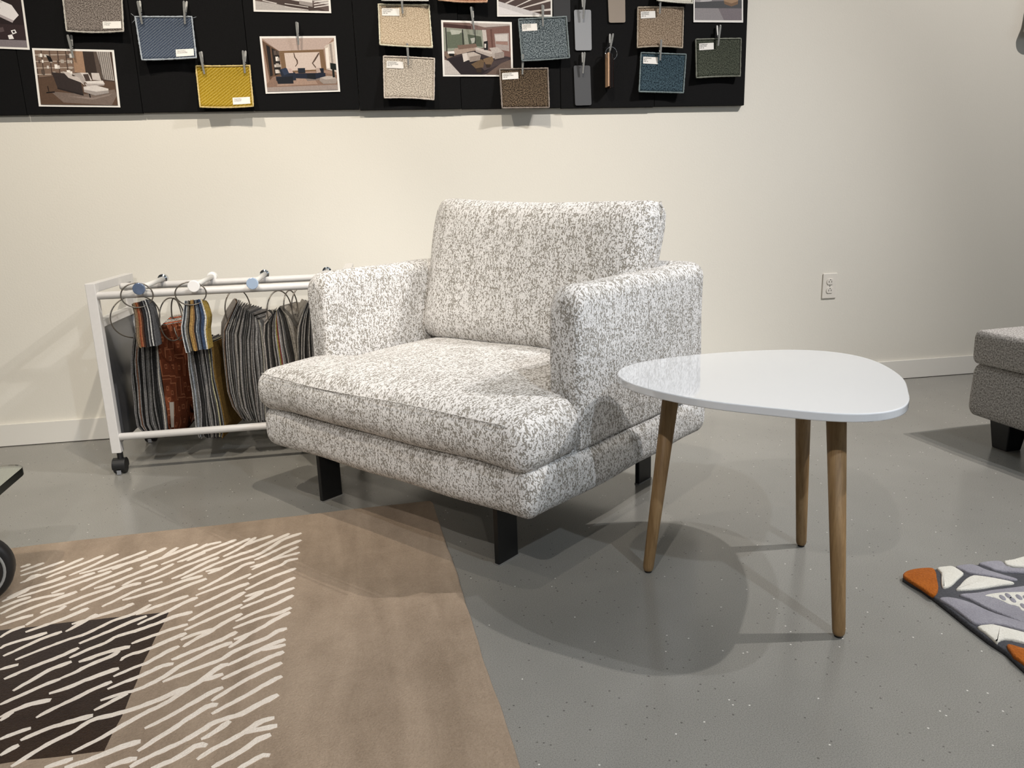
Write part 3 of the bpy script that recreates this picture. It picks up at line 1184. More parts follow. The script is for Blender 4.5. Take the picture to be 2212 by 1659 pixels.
def text_mesh(lines, place, mat, parent, height=0.24, name='lettering', top=0.1, left=0.06, aspect=1.0):
    """letters as flat meshes; place(s, t) -> 3-D point on the label (s right, t down, both 0..1)"""
    for i, (tx, rel_w) in enumerate(lines):
        cu = bpy.data.curves.new('text', 'FONT')
        cu.body = tx
        cu.resolution_u = 2
        ob = bpy.data.objects.new('text', cu)
        COL.objects.link(ob)
        bpy.context.view_layer.update()
        me = bpy.data.meshes.new_from_object(ob.evaluated_get(bpy.context.evaluated_depsgraph_get()))
        bpy.data.objects.remove(ob)
        n_ = len(me.vertices)
        co = np.empty(n_ * 3)
        me.vertices.foreach_get('co', co)
        co = co.reshape(-1, 3)
        w = co[:, 0].max()
        co[:, 0] = left + co[:, 0] / w * rel_w
        co[:, 1] = co[:, 1] / 0.70 * height                   # capital height in label heights
        t_ = top + height + i * height * 1.42 - co[:, 1]
        P = np.array([place(a_, b_) for a_, b_ in zip(co[:, 0], t_)])
        me.vertices.foreach_set('co', P.ravel())
        me.materials.append(mat)
        o = bpy.data.objects.new(name, me)
        COL.objects.link(o)
        o.parent = parent


M_EDGE = {}


def swatch(quad, mat, edge_col, label, curl=(0.004, 0.02), paper=None, lines=None, side=0.0, sag=0.0, uvs=(0.21, 0.17), loose=False):
    """fabric sample: quad in pixels of the photograph on the board plane; curl = distance from the board at top, bottom"""
    NS, NT_ = 12, 10

    def ys(s, t):
        return YB - 0.004 - curl[0] * (1 - t) - curl[1] * t ** 2 - side * (2 * s - 1) * t - 0.4 * curl[1] * t * (2 * s - 1) ** 2

    def P(s, t, off=0.0):
        p = bil(quad, s, t)
        p[1] += sag * math.sin(math.pi * s) * (0.3 + 0.7 * t)
        return ony(p[0], p[1], ys(s, t) - off)
    o0 = P(0.5, 0.0)
    root = empty('fabric_swatch', o0)
    tag(root, label, 'fabric sample', 'fabric swatches clipped to the board')
    V, Fc = [], []
    for off in (0.0, -0.003):
        for j in range(NT_ + 1):
            for i in range(NS + 1):
                V.append(P(i / NS, j / NT_, off) - o0)
    K = (NS + 1) * (NT_ + 1)
    vid = lambda k, i, j: k * K + j * (NS + 1) + i
    for j in range(NT_):
        for i in range(NS):
            Fc.append((vid(0, i, j), vid(0, i, j + 1), vid(0, i + 1, j + 1), vid(0, i + 1, j)))
            Fc.append((vid(1, i, j), vid(1, i + 1, j), vid(1, i + 1, j + 1), vid(1, i, j + 1)))
    ring = [(i, 0) for i in range(NS)] + [(NS, j) for j in range(NT_)] + [(i, NT_) for i in range(NS, 0, -1)] + [(0, j) for j in range(NT_, 0, -1)]
    for a_ in range(len(ring)):
        p, q = ring[a_], ring[(a_ + 1) % len(ring)]
        Fc.append((vid(0, *p), vid(0, *q), vid(1, *q), vid(1, *p)))
    cl = mesh_obj('cloth', V, Fc, mat, root, True)
    me = cl.data
    lay = me.uv_layers.new(name='UVMap')
    li = np.empty(len(me.loops), int)
    me.loops.foreach_get('vertex_index', li)
    st = np.array([((k % K) % (NS + 1) / NS * uvs[0], -((k % K) // (NS + 1)) / NT_ * uvs[1]) for k in range(2 * K)])
    lay.data.foreach_set('uv', st[li].ravel())
    # overlocked edge: a bumpy cord all round
    cord = []
    for a_ in range(len(ring)):
        p, q = np.array(ring[a_], float), np.array(ring[(a_ + 1) % len(ring)], float)
        for k in range(3):
            e = p + (q - p) * k / 3
            c_0 = np.array([0.5, 0.5])
            st_ = np.array([e[0] / NS, e[1] / NT_])
            st_ = c_0 + (st_ - c_0) * 0.985
            cord.append(P(st_[0], st_[1], 0.001) - o0)
    rsw = np.random.RandomState(len(bpy.data.objects))
    key = tuple(edge_col)
    if key not in M_EDGE:
        M_EDGE[key] = plain('overlock thread', edge_col, 0.95, spec=0.1, nscale=420, namt=0.45, bump=0.6)
    MB().tube(cord, [0.0031 * rsw.uniform(0.75, 1.2) for _ in cord], 6, closed=True).build('stitched_edge', M_EDGE[key], root, True)
    if loose:
        for e in ([(-8, -6), (-3, -2), (2, 2), (8, 1)], [(2, 2), (-1, 9), (-6, 14)]):
            c0 = quad[0]
            MB().tube([ony(c0[0] + x_, c0[1] + y_, YB - 0.008) - o0 for x_, y_ in e], 0.0007, 5).build('loose_thread', M_EDGE[key], root, True)
        c0 = quad[1]
        MB().tube([ony(c0[0] + x_, c0[1] + y_, YB - 0.008) - o0 for x_, y_ in [(-3, 2), (3, 3), (9, 1)]], 0.0007, 5).build('loose_thread', M_EDGE[key], root, True)
    if paper:
        inv = np.array(quad, float)

        def st_of(px_, py_):
            s, t = 0.5, 0.5
            for _ in range(12):
                p = bil(quad, s, t)
                p[1] += sag * math.sin(math.pi * s) * (0.3 + 0.7 * t)
                ds = (bil(quad, s + .01, t) - bil(quad, s, t)) / .01
                dt = (bil(quad, s, t + .01) - bil(quad, s, t)) / .01
                J = np.array([ds, dt]).T
                d = np.linalg.solve(J, np.array([px_, py_]) - p)
                s, t = s + d[0], t + d[1]
            return s, t
        cs = [st_of(*p) for p in paper]
        LP = lambda a_, b_, off: P(*bil(cs, a_, b_), off) - o0
        V, Fc = [], []
        nx, ny = 4, 2
        for off in (0.0016, 0.0004):
            for j in range(ny + 1):
                for i in range(nx + 1):
                    V.append(LP(i / nx, j / ny, off))
        kk = (nx + 1) * (ny + 1)
        for j in range(ny):
            for i in range(nx):
                q = [j * (nx + 1) + i, (j + 1) * (nx + 1) + i, (j + 1) * (nx + 1) + i + 1, j * (nx + 1) + i + 1]
                Fc.append(q)
                Fc.append([kk + q_ for q_ in q[::-1]])
        lb = mesh_obj('paper_label', V, Fc, M_PAPER, root)
        if lines:
            text_mesh(lines[0], lambda a_, b_: LP(a_, b_, 0.0020), M_INK, lb, **lines[1])
    return root


def clip(tip, top1, top2, label, dist=0.014):
    """two flat steel arms in a narrow V, jaws at the tip"""
    t0 = ony(*tip, YB - dist - 0.004)
    root = empty('metal_clip', t0)
    tag(root, label, 'clip', 'metal clips on the board')

    def arm(a, b, wa, wb, ya, yb):
        A_, B_ = ony(*a, ya) - t0, ony(*b, yb) - t0
        d = B_ - A_
        d /= np.linalg.norm(d)
        sd = np.cross(d, [0, 1, 0])
        sd /= np.linalg.norm(sd)
        nn = np.cross(sd, d)
        vs = []
        for p, w in ((A_, wa), (A_ * .35 + B_ * .65, (wa + wb) / 2 + .0006), (B_ - d * .004, wb), (B_, wb * .6)):
            for a1, a2 in ((-1, -1), (1, -1), (1, 1), (-1, 1)):
                vs.append(p + sd * w * a1 + nn * 0.0016 * a2)
        fs = [(3, 2, 1, 0), (12, 13, 14, 15)]
        for k in range(3):
            fs += [(k * 4 + i, k * 4 + (i + 1) % 4, k * 4 + 4 + (i + 1) % 4, k * 4 + 4 + i) for i in range(4)]
        MB().add(vs, fs).build('arm', M_STEEL, root, bevel=0.0006)
    arm(tip, top1, 0.0031, 0.0040, YB - dist - 0.004, YB - dist - 0.016)
    mid = (tip[0] * .5 + top2[0] * .5, tip[1] * .5 + top2[1] * .5)
    arm(mid, top2, 0.0029, 0.0038, YB - dist + 0.002, YB - dist + 0.006)
    q = (tip[0] * .55 + (top1[0] + top2[0]) * .225, tip[1] * .55 + (top1[1] + top2[1]) * .225)
    c = ony(*q, YB - dist - 0.006) - t0
    MB().tube([c + [-.0045, 0.002, 0], c + [.0045, 0.002, 0]], 0.0022, 8).build('spring', M_CHROME, root, True)
    return root


def photo(quad, polys, label, group='interior photographs on the board', yoff=0.003):
    q = np.array(quad, float)
    c = ony(*bil(quad, .5, .5), YB - yoff)
    root = empty('photo_print', c)
    tag(root, label, 'photograph', group)
    V = [ony(*p, YB - yoff) - c for p in quad] + [ony(*p, YB - yoff) - c + [0, .001, 0] for p in quad]
    mesh_obj('white_border', V, [(0, 3, 2, 1), (4, 5, 6, 7), (0, 1, 5, 4), (1, 2, 6, 5), (2, 3, 7, 6), (3, 0, 4, 7)], M_PAPER, root)
    iw, ih = 0.027, 0.035
    vs, fs, cols = [], [], []
    for k, (colr, pts_) in enumerate(polys):
        P = [tuple(map(float, s.split(','))) for s in pts_.split()]
        if len(P) == 2:
            (a0, b0), (a1, b1) = P
            P = [(a0, b0), (a1, b0), (a1, b1), (a0, b1)]
        ar = sum(P[i - 1][0] * P[i][1] - P[i][0] * P[i - 1][1] for i in range(len(P)))
        if ar > 0:
            P = P[::-1]
        b_ = len(vs)
        for a1, b1 in P:
            a1, b1 = min(max(a1, 0), 1), min(max(b1, 0), 1)
            vs.append(ony(*bil(quad, iw + a1 * (1 - 2 * iw), ih + b1 * (1 - 2 * ih)), YB - yoff - 0.0003 - k * 0.00004) - c)
        fs.append(tuple(range(b_, len(vs))))
        hx = colr.lstrip('#')
        rgb = np.array([int(hx[i:i + 2], 16) for i in (0, 2, 4)], float)
        rgb = rgb.mean() * 0.30 + rgb * 0.70
        cols.append(lin(np.clip((rgb - 128) * 1.12 + 118, 0, 255)))
    o = mesh_obj('printed_picture', vs, fs, M_PRINT, root)
    at = o.data.color_attributes.new('Col', 'FLOAT_COLOR', 'CORNER')
    arr = []
    for p in o.data.polygons:
        for _ in p.loop_indices:
            arr += list(cols[p.index])
    at.data.foreach_set('color', arr)
    return root


def stripes(colr, x0, x1, y0, y1, n_, w, shear=0.0):
    out = []
    for i in range(n_):
        a_ = x0 + (x1 - x0) * i / n_
        out.append((colr, '%g,%g %g,%g %g,%g %g,%g' % (a_, y0, a_ + w, y0, a_ + w + shear, y1, a_ + shear, y1)))
    return out


def rows(colr, x0, x1, y0, y1, n_, h, sk=0.0):
    out = []
    for i in range(n_):
        b_ = y0 + (y1 - y0) * i / max(1, n_ - 1)
        out.append((colr, '%g,%g %g,%g %g,%g %g,%g' % (x0, b_, x1, b_ + sk, x1, b_ + sk + h, x0, b_ + h)))
    return out


def books(x0, x1, y0, y1, n_, seed, cs=('d8d0c8', 'b8aca0', '6a5a50', 'efe8e0')):
    r = np.random.RandomState(seed)
    out = []
    for i in range(n_):
        a_ = x0 + (x1 - x0) * r.rand()
        b_ = y0 + (y1 - y0) * (i % 4 + 1) / 4.0
        w, h = r.uniform(.015, .05), r.uniform(.05, .10) * (y1 - y0) / .5
        out.append((cs[r.randint(len(cs))], '%g,%g %g,%g' % (a_, b_ - h, a_ + w, b_)))
    return out


# photographs, left to right
photo([(-120, -24), (47, -22), (64.3, 107.6), (-100, 101)],
      [('3f3234', '0,0 1,1'), ('4a3a3c', '0,.55 1,.60 1,.86 0,.86'), ('8a8288', '0,.88 1,.87 1,1 0,1'), ('e6e1e2', '.45,.0 .86,.24 .94,.42 .86,.52 .60,.36 .40,.2'), ('b9aeb2', '.60,.36 .86,.52 .84,.56 .58,.40'),
       ('5e4a48', '.52,.22 .66,.20 .70,.30 .56,.33'), ('cfc8ca', '.50,.02 .68,.06 .74,.2 .6,.2'), ('6b5a5c', '.64,.66 .70,.64 .71,.72 .65,.74'), ('f2efee', '.80,.70 .86,.68 .88,.74 .82,.77'), ('efebea', '.75,.79 .81,.77 .83,.85 .76,.86'), ('33282a', '.82,.71 .85,.70 .86,.73 .83,.745')],
      'photo of white seating on a dark floor, cut off at the board end')
photo([(68.9, 103.8), (246, 108), (260, 232), (84, 230)],
      [('5f4a3f', '0,0 1,1'), ('8d7463', '0,0 .49,0 .49,.42 .02,.50')] + rows('c2b2a4', 0.0, .48, .08, .44, 4, .016, -.02) + stripes('5b473d', .08, .5, 0, .46, 4, .012) + books(.02, .46, .02, .44, 26, 5)
      + [('b08a6c', '.485,0 .62,.0 .63,.40 .49,.40'), ('4a3d36', '.62,0 .76,0 .78,.46 .63,.40'), ('6b5c52', '.76,0 .80,0 .84,.5 .78,.46'), ('b4aba4', '.80,0 .97,.0 .99,.54 .86,.52')] + stripes('77706b', .82, .97, 0, .52, 6, .010, .02)
      + [('6d5443', '.0,.52 .18,.48 1,.56 1,1 0,1'), ('85746a', '.15,.76 .62,.80 .98,.70 1,.82 .92,1 .30,.96'), ('9a8a80', '.35,.84 .7,.86 .94,.78 .9,.82 .68,.9'), ('463c3a', '.19,.40 .36,.42 .40,.50 .55,.56 .57,.80 .24,.68'), ('3a3130', '.24,.68 .57,.80 .57,.83 .24,.71'),
         ('c9c0ba', '.33,.38 .42,.40 .46,.47 .54,.46 .60,.64 .55,.58 .40,.50'), ('b4aaa4', '.44,.42 .56,.40 .62,.56 .58,.60 .54,.50'), ('d8d0cb', '.56,.40 .66,.40 .70,.54 .62,.55'), ('5a4a44', '.59,.43 .66,.42 .68,.54 .62,.55'), ('cfc6c0', '.70,.40 .80,.40 .82,.54 .71,.53'), ('ddd6d1', '.60,.56 .84,.54 .86,.60 .66,.63'),
         ('b8afaa', '.60,.60 .86,.60 .85,.63 .62,.65'), ('d6cfca', '.58,.66 .74,.63 .90,.69 .90,.72 .74,.75 .58,.71'), ('aaa19c', '.58,.71 .74,.75 .90,.72 .90,.77 .72,.82 .58,.76'), ('2d2523', '.64,.79 .655,.79 .66,.86 .645,.86'), ('2b2422', '.11,.66 .12,.66 .13,.76 .12,.76'), ('2b2422', '.09,.77 .20,.755 .20,.775 .09,.79'), ('2a2321', '.14,.08 .20,.12 .22,.2 .17,.2')],
      'photo of a pale chaise sofa before bookshelves, lower left of the board')
photo([(541, -92), (708, -88), (715.6, 28.5), (548, 25)],
      [('b9b3af', '0,0 1,1'), ('6f5d58', '0,.72 .35,.62 1,.88 1,1 .9,1 0,.82'), ('574742', '.1,.78 .5,.74 .95,.98 .7,1 .3,.88'), ('d9d3cf', '.45,.2 .78,.5 .78,.86 .2,.72 .2,.5'), ('a39a96', '.60,.80 .78,.84 .78,.92 .60,.87'), ('cfc9c5', '.1,.80 .3,.86 .28,.875 .1,.82')] + rows('e6dfda', .80, 1, .66, .92, 6, .018, -.05) + rows('e2dbd6', .40, .72, .86, .92, 2, .012, .06),
      'photo of a pale sofa on striped rugs, above the blue sofa photo')
photo([(560.6, 78.6), (725, 77.5), (735, 198), (574, 202.5)],
      [('b08d78', '0,0 1,1'), ('c8b0a4', '0,0 1,0 .84,.22 .22,.24'), ('b39a8e', '0,0 .22,.24 .24,.25 .84,.23 .84,.25 .2,.27'), ('92704f', '.22,.24 .84,.22 .86,.62 .24,.66'), ('d9c6bb', '.29,.28 .78,.27 .79,.60 .30,.62'), ('7a5a42', '0,.04 .22,.24 .22,.74 .05,.82'), ('2f2724', '.05,.12 .10,.16 .10,.70 .06,.72'), ('33291f', '.12,.18 .22,.26 .22,.66 .13,.70')] + books(.13, .20, .2, .66, 16, 2)
      + [('6e5648', '.42,.28 .43,.28 .44,.36 .47,.42 .47,.48 .43,.54 .425,.53 .455,.48 .45,.42 .425,.36'), ('6e5648', '.77,.28 .78,.30 .72,.42 .68,.48 .72,.56 .71,.57 .665,.48 .70,.41'), ('d6c8bc', '.86,.16 1,.06 1,.66 .86,.60'), ('efe6da', '.87,.2 .91,.18 .91,.58 .87,.58'), ('a89a90', '.93,.12 .96,.10 .97,.62 .94,.6'),
         ('9c7a66', '0,.86 .1,.72 .8,.66 1,.72 1,.92 0,.92'), ('b5947f', '.2,.74 .66,.74 .72,.88 .14,.90'), ('8f8078', '.55,.76 .74,.72 .78,.80 .58,.82'), ('a89890', '0,.92 1,.90 1,1 0,1'), ('27334a', '.20,.60 .28,.56 .42,.66 .42,.80 .14,.80 .14,.72 .22,.72'), ('344463', '.22,.58 .30,.56 .34,.66 .26,.70'), ('d2b6ac', '.31,.58 .37,.57 .39,.66 .33,.66'), ('1c2331', '.14,.74 .38,.72 .38,.86 .16,.86'), ('2a3343', '.46,.57 .56,.57 .56,.66 .46,.66'),
         ('263048', '.42,.67 .84,.67 .84,.74 .70,.78 .42,.76'), ('1d2430', '.58,.68 .70,.68 .70,.79 .58,.77'), ('202a3c', '.72,.58 .82,.58 .82,.67 .73,.67'), ('c4ac9f', '.71,.58 .76,.57 .78,.66 .72,.67'), ('a89a90', '.76,.76 .96,.74 1,.80 .98,.88 .80,.88 .75,.82'), ('c4b8ae', '.76,.76 .86,.73 .96,.74 .98,.78 .84,.80'), ('1f2a22', '.92,.48 1,.50 1,.62 .92,.60'), ('20261f', '.94,.6 .97,.6 .97,.76 .94,.76')],
      'photo of a dark blue sofa in a wood-lined room')
photo([(952.8, 43.4), (1105.4, 47.7), (1108.8, 165.5), (957, 165)],
      [('8a6e66', '0,0 1,1'), ('5a3c36', '0,.02 .42,.06 .42,.13 .0,.09'), ('bfb4ae', '.42,.02 .62,.08 1,.03 1,0 .4,0'), ('9aa090', '.0,.10 .62,.14 .62,.48 0,.56'), ('6f7a66', '.05,.18 .30,.20 .32,.48 .05,.50'), ('5d6856', '.36,.22 .56,.26 .58,.46 .38,.44'), ('b9bdb0', '.10,.14 .28,.16 .24,.22 .12,.24'), ('b3b6ac', '.40,.30 .48,.28 .46,.38 .42,.4'), ('2c2624', '.03,.10 .045,.10 .05,.56 .035,.56'), ('2c2624', '.28,.13 .295,.13 .30,.48 .285,.48'), ('2c2624', '.47,.13 .48,.13 .48,.46 .47,.46'),
       ('c9c0ba', '.58,.13 .64,.13 .66,.50 .60,.50'), ('8d665c', '.64,.12 1,.04 1,.66 .68,.56'), ('795248', '.70,.12 .73,.11 .74,.54 .72,.54'), ('b0a39e', '.76,.20 .98,.18 .98,.54 .78,.50'), ('cdc6c2', '.77,.22 .96,.20 .96,.34 .78,.34'), ('a98478', '.78,.35 .96,.35 .96,.42 .78,.40'),
       ('4d4042', '0,.66 .45,.54 1,.66 1,.78 .60,1 .2,1 .04,.72'), ('3a3034', '.05,.70 .4,.60 .80,.78 .55,1 .25,1'), ('5a4c4c', '.5,.8 .95,.68 .98,.72 .6,.92'), ('c6c0bc', '0,.72 .06,.74 .24,1 0,1'), ('8f7664', '.0,.60 .14,.58 .2,.62 .04,.70'), ('7b665b', '.85,.78 1,.70 1,1 .62,1'),
       ('b09a8a', '.16,.50 .46,.44 .50,.52 .20,.62 .14,.58'), ('8a6f60', '.20,.44 .48,.40 .50,.47 .22,.52'), ('b9aca4', '.46,.48 .72,.56 .88,.54 .90,.66 .74,.68 .48,.56'), ('cdc2bb', '.48,.47 .72,.55 .72,.60 .48,.52'), ('c0b5ae', '.68,.48 .80,.46 .88,.54 .74,.60'), ('a2958d', '.76,.58 .90,.55 .90,.66 .76,.70'), ('c4b7ac', '.28,.60 .44,.56 .55,.62 .54,.68 .40,.74 .28,.68'), ('9c8d82', '.38,.66 .54,.62 .54,.72 .38,.76'), ('d6ccc4', '.27,.60 .34,.58 .36,.72 .29,.76'),
       ('e8e4df', '.05,.56 .15,.55 .16,.60 .06,.61'), ('1f1b1a', '.07,.60 .15,.60 .15,.65 .08,.65'), ('7d6448', '.40,.80 .56,.70 .60,.74 .58,.86 .48,.90'), ('8a6e50', '.58,.70 .72,.64 .74,.72 .70,.82 .62,.80'), ('4a3a2e', '.47,.88 .56,.86 .55,.96 .48,.96'), ('4a3a2e', '.62,.80 .70,.80 .68,.86 .63,.86'), ('2f2b2a', '.60,.36 .66,.34 .66,.52 .60,.52'), ('dcd6d0', '.61,.40 .635,.40 .63,.48 .61,.48')],
      'photo of a cream corner sofa by tall windows, left of the peppercorn swatch')
photo([(1072, -84), (1192, -86), (1193, 36.2), (1074, 35.8)],
      [('aaa3a4', '0,0 1,1'), ('62504c', '0,.55 1,.45 1,1 .85,1 0,.74')] + [(c, '0,%g 1,%g 1,%g 0,%g' % (y_, y_ - .5, y_ - .46, y_ + .03)) for c, y_ in (('d8d0cc', .66), ('cfc6c2', .84), ('e0d8d4', 1.02), ('d8cfca', 1.2), ('d8cfca', 1.38))]
      + [('cdc9ca', '0,.74 .85,1 0,1'), ('dedadb', '0,.84 .5,1 0,1'), ('b7a49c', '.74,.30 1,.2 1,.72 .74,.70')],
      'photo of striped daylight on a floor, above the corner sofa photo', yoff=0.0032)
photo([(1498.5, -90), (1605, -90), (1605.3, 48.7), (1498, 48)],
      [('8d878a', '0,0 1,1'), ('a7a3a5', '0,.4 .2,.5 .2,.72 .0,.68'), ('c3bfc0', '.1,.3 .34,.34 .36,.68 .12,.72'), ('55565a', '0,.70 1,.66 1,.80 0,.80'), ('9a9598', '0,.80 1,.80 1,1 0,1'), ('847a80', '.5,.80 1,.80 1,1 .62,1'), ('b58d66', '.62,.62 .78,.56 .92,.60 .92,.70 .78,.74 .62,.70'), ('8f6b4a', '.62,.68 .78,.72 .92,.68 .92,.73 .78,.77 .63,.73'), ('5a4240', '.68,.56 .84,.54 .86,.62 .70,.63')],
      'photo with a round wooden stool, top right corner of the board')

# fabric swatches
TXT = lambda *l: ([(l[0], l[1]), (l[2], l[3]), (l[4], l[5])], dict(height=0.17, top=0.10, left=0.05))
HND = lambda *l: ([(l[0], l[1]), (l[2], l[3])], dict(height=0.17, top=0.15, left=0.08))
A_MAVES = weave('grey brown tweed', (58, 50, 46), (156, 147, 140), 283, (1, 1, 1))
A_BLUE = twill('slate blue twill', (52, 60, 76), (78, 88, 106), (126, 134, 140), 240)
A_MUST = twill('mustard corduroy', (136, 110, 24), (172, 142, 44), (206, 182, 96), 205)
A_EARTH = weave('sand basket weave', (146, 126, 102), (220, 204, 180), 261, (1, 1, 1), bump=0.7)
A_SILV = weave('silver stone basket weave', (128, 118, 106), (216, 206, 192), 234, (1, 1, 1), bump=0.7)
A_TIDE = weave('blue grey boucle', (36, 46, 52), (140, 150, 154), 206, (1, 1, 1), .40, .66)
A_PEPP = weave('peppercorn tweed', (30, 24, 20), (126, 108, 88), 218, (1, 1, 1), .40, .68)
A_NUT = weave('nutshell brown tweed', (86, 70, 54), (176, 158, 138), 239, (1, 1, 1))
A_BLU = weave('deep blue chenille', (18, 28, 36), (74, 94, 104), 228, (1, .7, 1))
A_WILL = weave('willow green chenille', (34, 38, 32), (88, 92, 80), 261, (1, .7, 1))
A_RUST = weave('rust check', (120, 70, 50), (206, 160, 134), 228, (1, 1, 1))
A_CREAM = weave('cream cloth', (206, 200, 188), (236, 231, 220), 228, (1, 1, 1))
swatch([(131, -40), (262, -40), (267.6, 68), (143, 67.5)], A_MAVES, (186, 182, 174), 'grey-brown tweed swatch with a white label, at the top left of the board', (0.003, 0.022), [(221.5, 46.2), (261.2, 45.6), (262.2, 61), (222.7, 61.6)], HND('Maves', .36, 'Mink', .30), sag=3)
swatch([(291, 35.4), (415, 35.4), (425, 125), (306, 130)], A_BLUE, (170, 178, 186), 'slate blue twill swatch with frayed upper corners, held by two clips', (0.003, 0.030), [(379.4, 107), (418, 105.1), (419, 120), (380.6, 122.6)], HND('MAXWELL', .48, 'ECHOSHORE', .56), sag=1, loose=True)
swatch([(422, 142), (540, 141), (548, 230), (431.6, 231.6)], A_MUST, (212, 190, 132), 'mustard yellow corduroy swatch at the lower edge of the board', (0.003, 0.025), [(502.3, 211), (539.8, 209), (540.9, 223.7), (503.4, 226)], HND('MAXWELL', .44, 'KUMQUAT', .42), sag=2)
swatch([(820, -60), (922, -60), (926, 1.8), (824, 0.8)], A_CREAM, (228, 224, 214), 'cream swatch showing only its lower hem at the top above the sand swatch', (0.003, 0.02))
swatch([(816.7, 8.7), (927, 9.8), (934.5, 103), (820, 97)], A_EARTH, (226, 214, 192), 'sand beige swatch with a printed label, upper of two beige ones', (0.003, 0.024), [(824.7, 17.8), (862.5, 18.4), (862.9, 34.3), (825.3, 33.6)], TXT('CRAWFORD', .56, 'EARTHEN', .46, 'GR 20', .27), sag=1)
swatch([(827.5, 121), (939, 126), (938, 216), (829.7, 212)], A_SILV, (206, 196, 186), 'silver grey-beige swatch hanging below the sand beige one', (0.003, 0.020), [(835.4, 131.2), (871.2, 133.4), (871.6, 148.2), (834.8, 146.4)], TXT('CRAWFORD', .54, 'SILVERSTONE', .64, 'GR 20', .27), sag=-2)
swatch([(939, -70), (1048, -70), (1052.6, 4.5), (946, 0.0)], A_RUST, (206, 168, 142), 'rust checked swatch showing only its hem at the top middle', (0.003, 0.03), sag=2.5)
swatch([(1119.3, 41.2), (1223.7, 35.4), (1230.7, 125.3), (1127, 132)], A_TIDE, (122, 132, 134), 'blue-grey boucle swatch tilted under a photograph, right of centre', (0.003, 0.020), [(1127.2, 52), (1160, 50.6), (1161, 65.8), (1128.2, 67.4)], TXT('CRAWFORD', .54, 'TIDEPOOLS', .54, 'GR 20', .25), sag=1)
swatch([(1078.5, 148.8), (1184, 146.8), (1187, 232.7), (1084, 234)], A_PEPP, (142, 132, 124), 'dark brown peppercorn swatch overlapping the corner of a photograph', (0.006, 0.027), [(1084.6, 158), (1119.5, 155.6), (1120, 170), (1085, 172)], TXT('CRAWFORD', .54, 'PEPPERCORN', .64, 'GR 20', .26), sag=0)
swatch([(1377, 15.5), (1477, 15.5), (1474.6, 104), (1376, 103.4)], A_NUT, (176, 164, 148), 'nutshell brown tweed swatch with a crease below its clip', (0.003, 0.016), [(1384, 25), (1415.6, 23.6), (1416, 38.6), (1384.4, 40)], TXT('GLENDALE', .52, 'NUTSHELL', .52, 'GR 16', .29), sag=-3)
swatch([(1384, 113), (1482.6, 117), (1476.6, 201), (1379.7, 198.5)], A_BLU, (120, 132, 134), 'deep blue chenille swatch hanging under the nutshell brown one', (0.004, 0.018), [(1389.6, 122.4), (1421, 123.8), (1420.8, 138.6), (1389.2, 137)], TXT('GLENDALE', .52, 'BLU', .20, 'GR 16', .28))
swatch([(1414, -60), (1492, -60), (1496.5, 7.5), (1419, 1.0)], A_CREAM, (226, 220, 206), 'cream swatch showing only its hem above the nutshell brown one', (0.003, 0.02), sag=1)
swatch([(1502, 84.5), (1601.3, 82.5), (1599.4, 165), (1503.5, 168.7)], A_WILL, (126, 128, 118), 'willow green chenille swatch near the right end of the board', (0.004, 0.014), [(1510.4, 94), (1541.6, 92.2), (1541.8, 106.6), (1510.6, 108.6)], TXT('GLENDALE', .52, 'WILLOWS', .46, 'GR 16', .28), sag=-1)

# clips
for tip, a_, b_, lab in (((307, 52), (297, 2), (302, 1.5), 'steel clip on the left corner of the blue swatch'),
                         ((399.5, 52), (397, 2), (403.5, 2.5), 'steel clip on the right corner of the blue swatch'),
                         ((158.5, 125), (146, 75), (154, 75.5), 'steel clip holding the chaise sofa photo'),
                         ((441.5, 160), (431.5, 112), (435, 111), 'steel clip on the left corner of the mustard swatch'),
                         ((529, 158), (524.5, 109), (530.5, 109.5), 'steel clip on the right corner of the mustard swatch'),
                         ((645, 97), (640, 47), (642.5, 48), 'steel clip holding the blue sofa photo'),
                         ((870, 29.5), (866.5, -18), (869, -18), 'steel clip on the sand beige swatch'),
                         ((882.5, 140.5), (879.5, 93), (881, 94), 'steel clip on the silver grey-beige swatch'),
                         ((1024, 63.5), (1017, 14.5), (1020.5, 15), 'steel clip holding the corner sofa photo'),
                         ((1173, 57), (1171.5, 10), (1173.5, 11), 'steel clip on the blue-grey boucle swatch'),
                         ((1128.5, 161), (1129.5, 117), (1131, 118), 'steel clip on the dark brown swatch'),
                         ((1260, 40.5), (1263.5, -8), (1257.5, -8), 'steel clip on the silver finish chip'),
                         ((1259, 158.5), (1263, 112.5), (1258, 113), 'steel clip on the dark grey finish chip'),
                         ((1425, 29.5), (1428, -18), (1423.5, -17), 'steel clip on the nutshell brown swatch'),
                         ((1426, 130.5), (1428.5, 85.5), (1425, 100), 'steel clip on the deep blue swatch'),
                         ((1551, 99), (1556.5, 54), (1549, 55), 'steel clip on the willow green swatch'),
                         ((1316.5, 113.5), (1324.5, 72.5), (1317.5, 73), 'steel clip holding the key ring of wood chips')):
    clip(tip, a_, b_, lab)


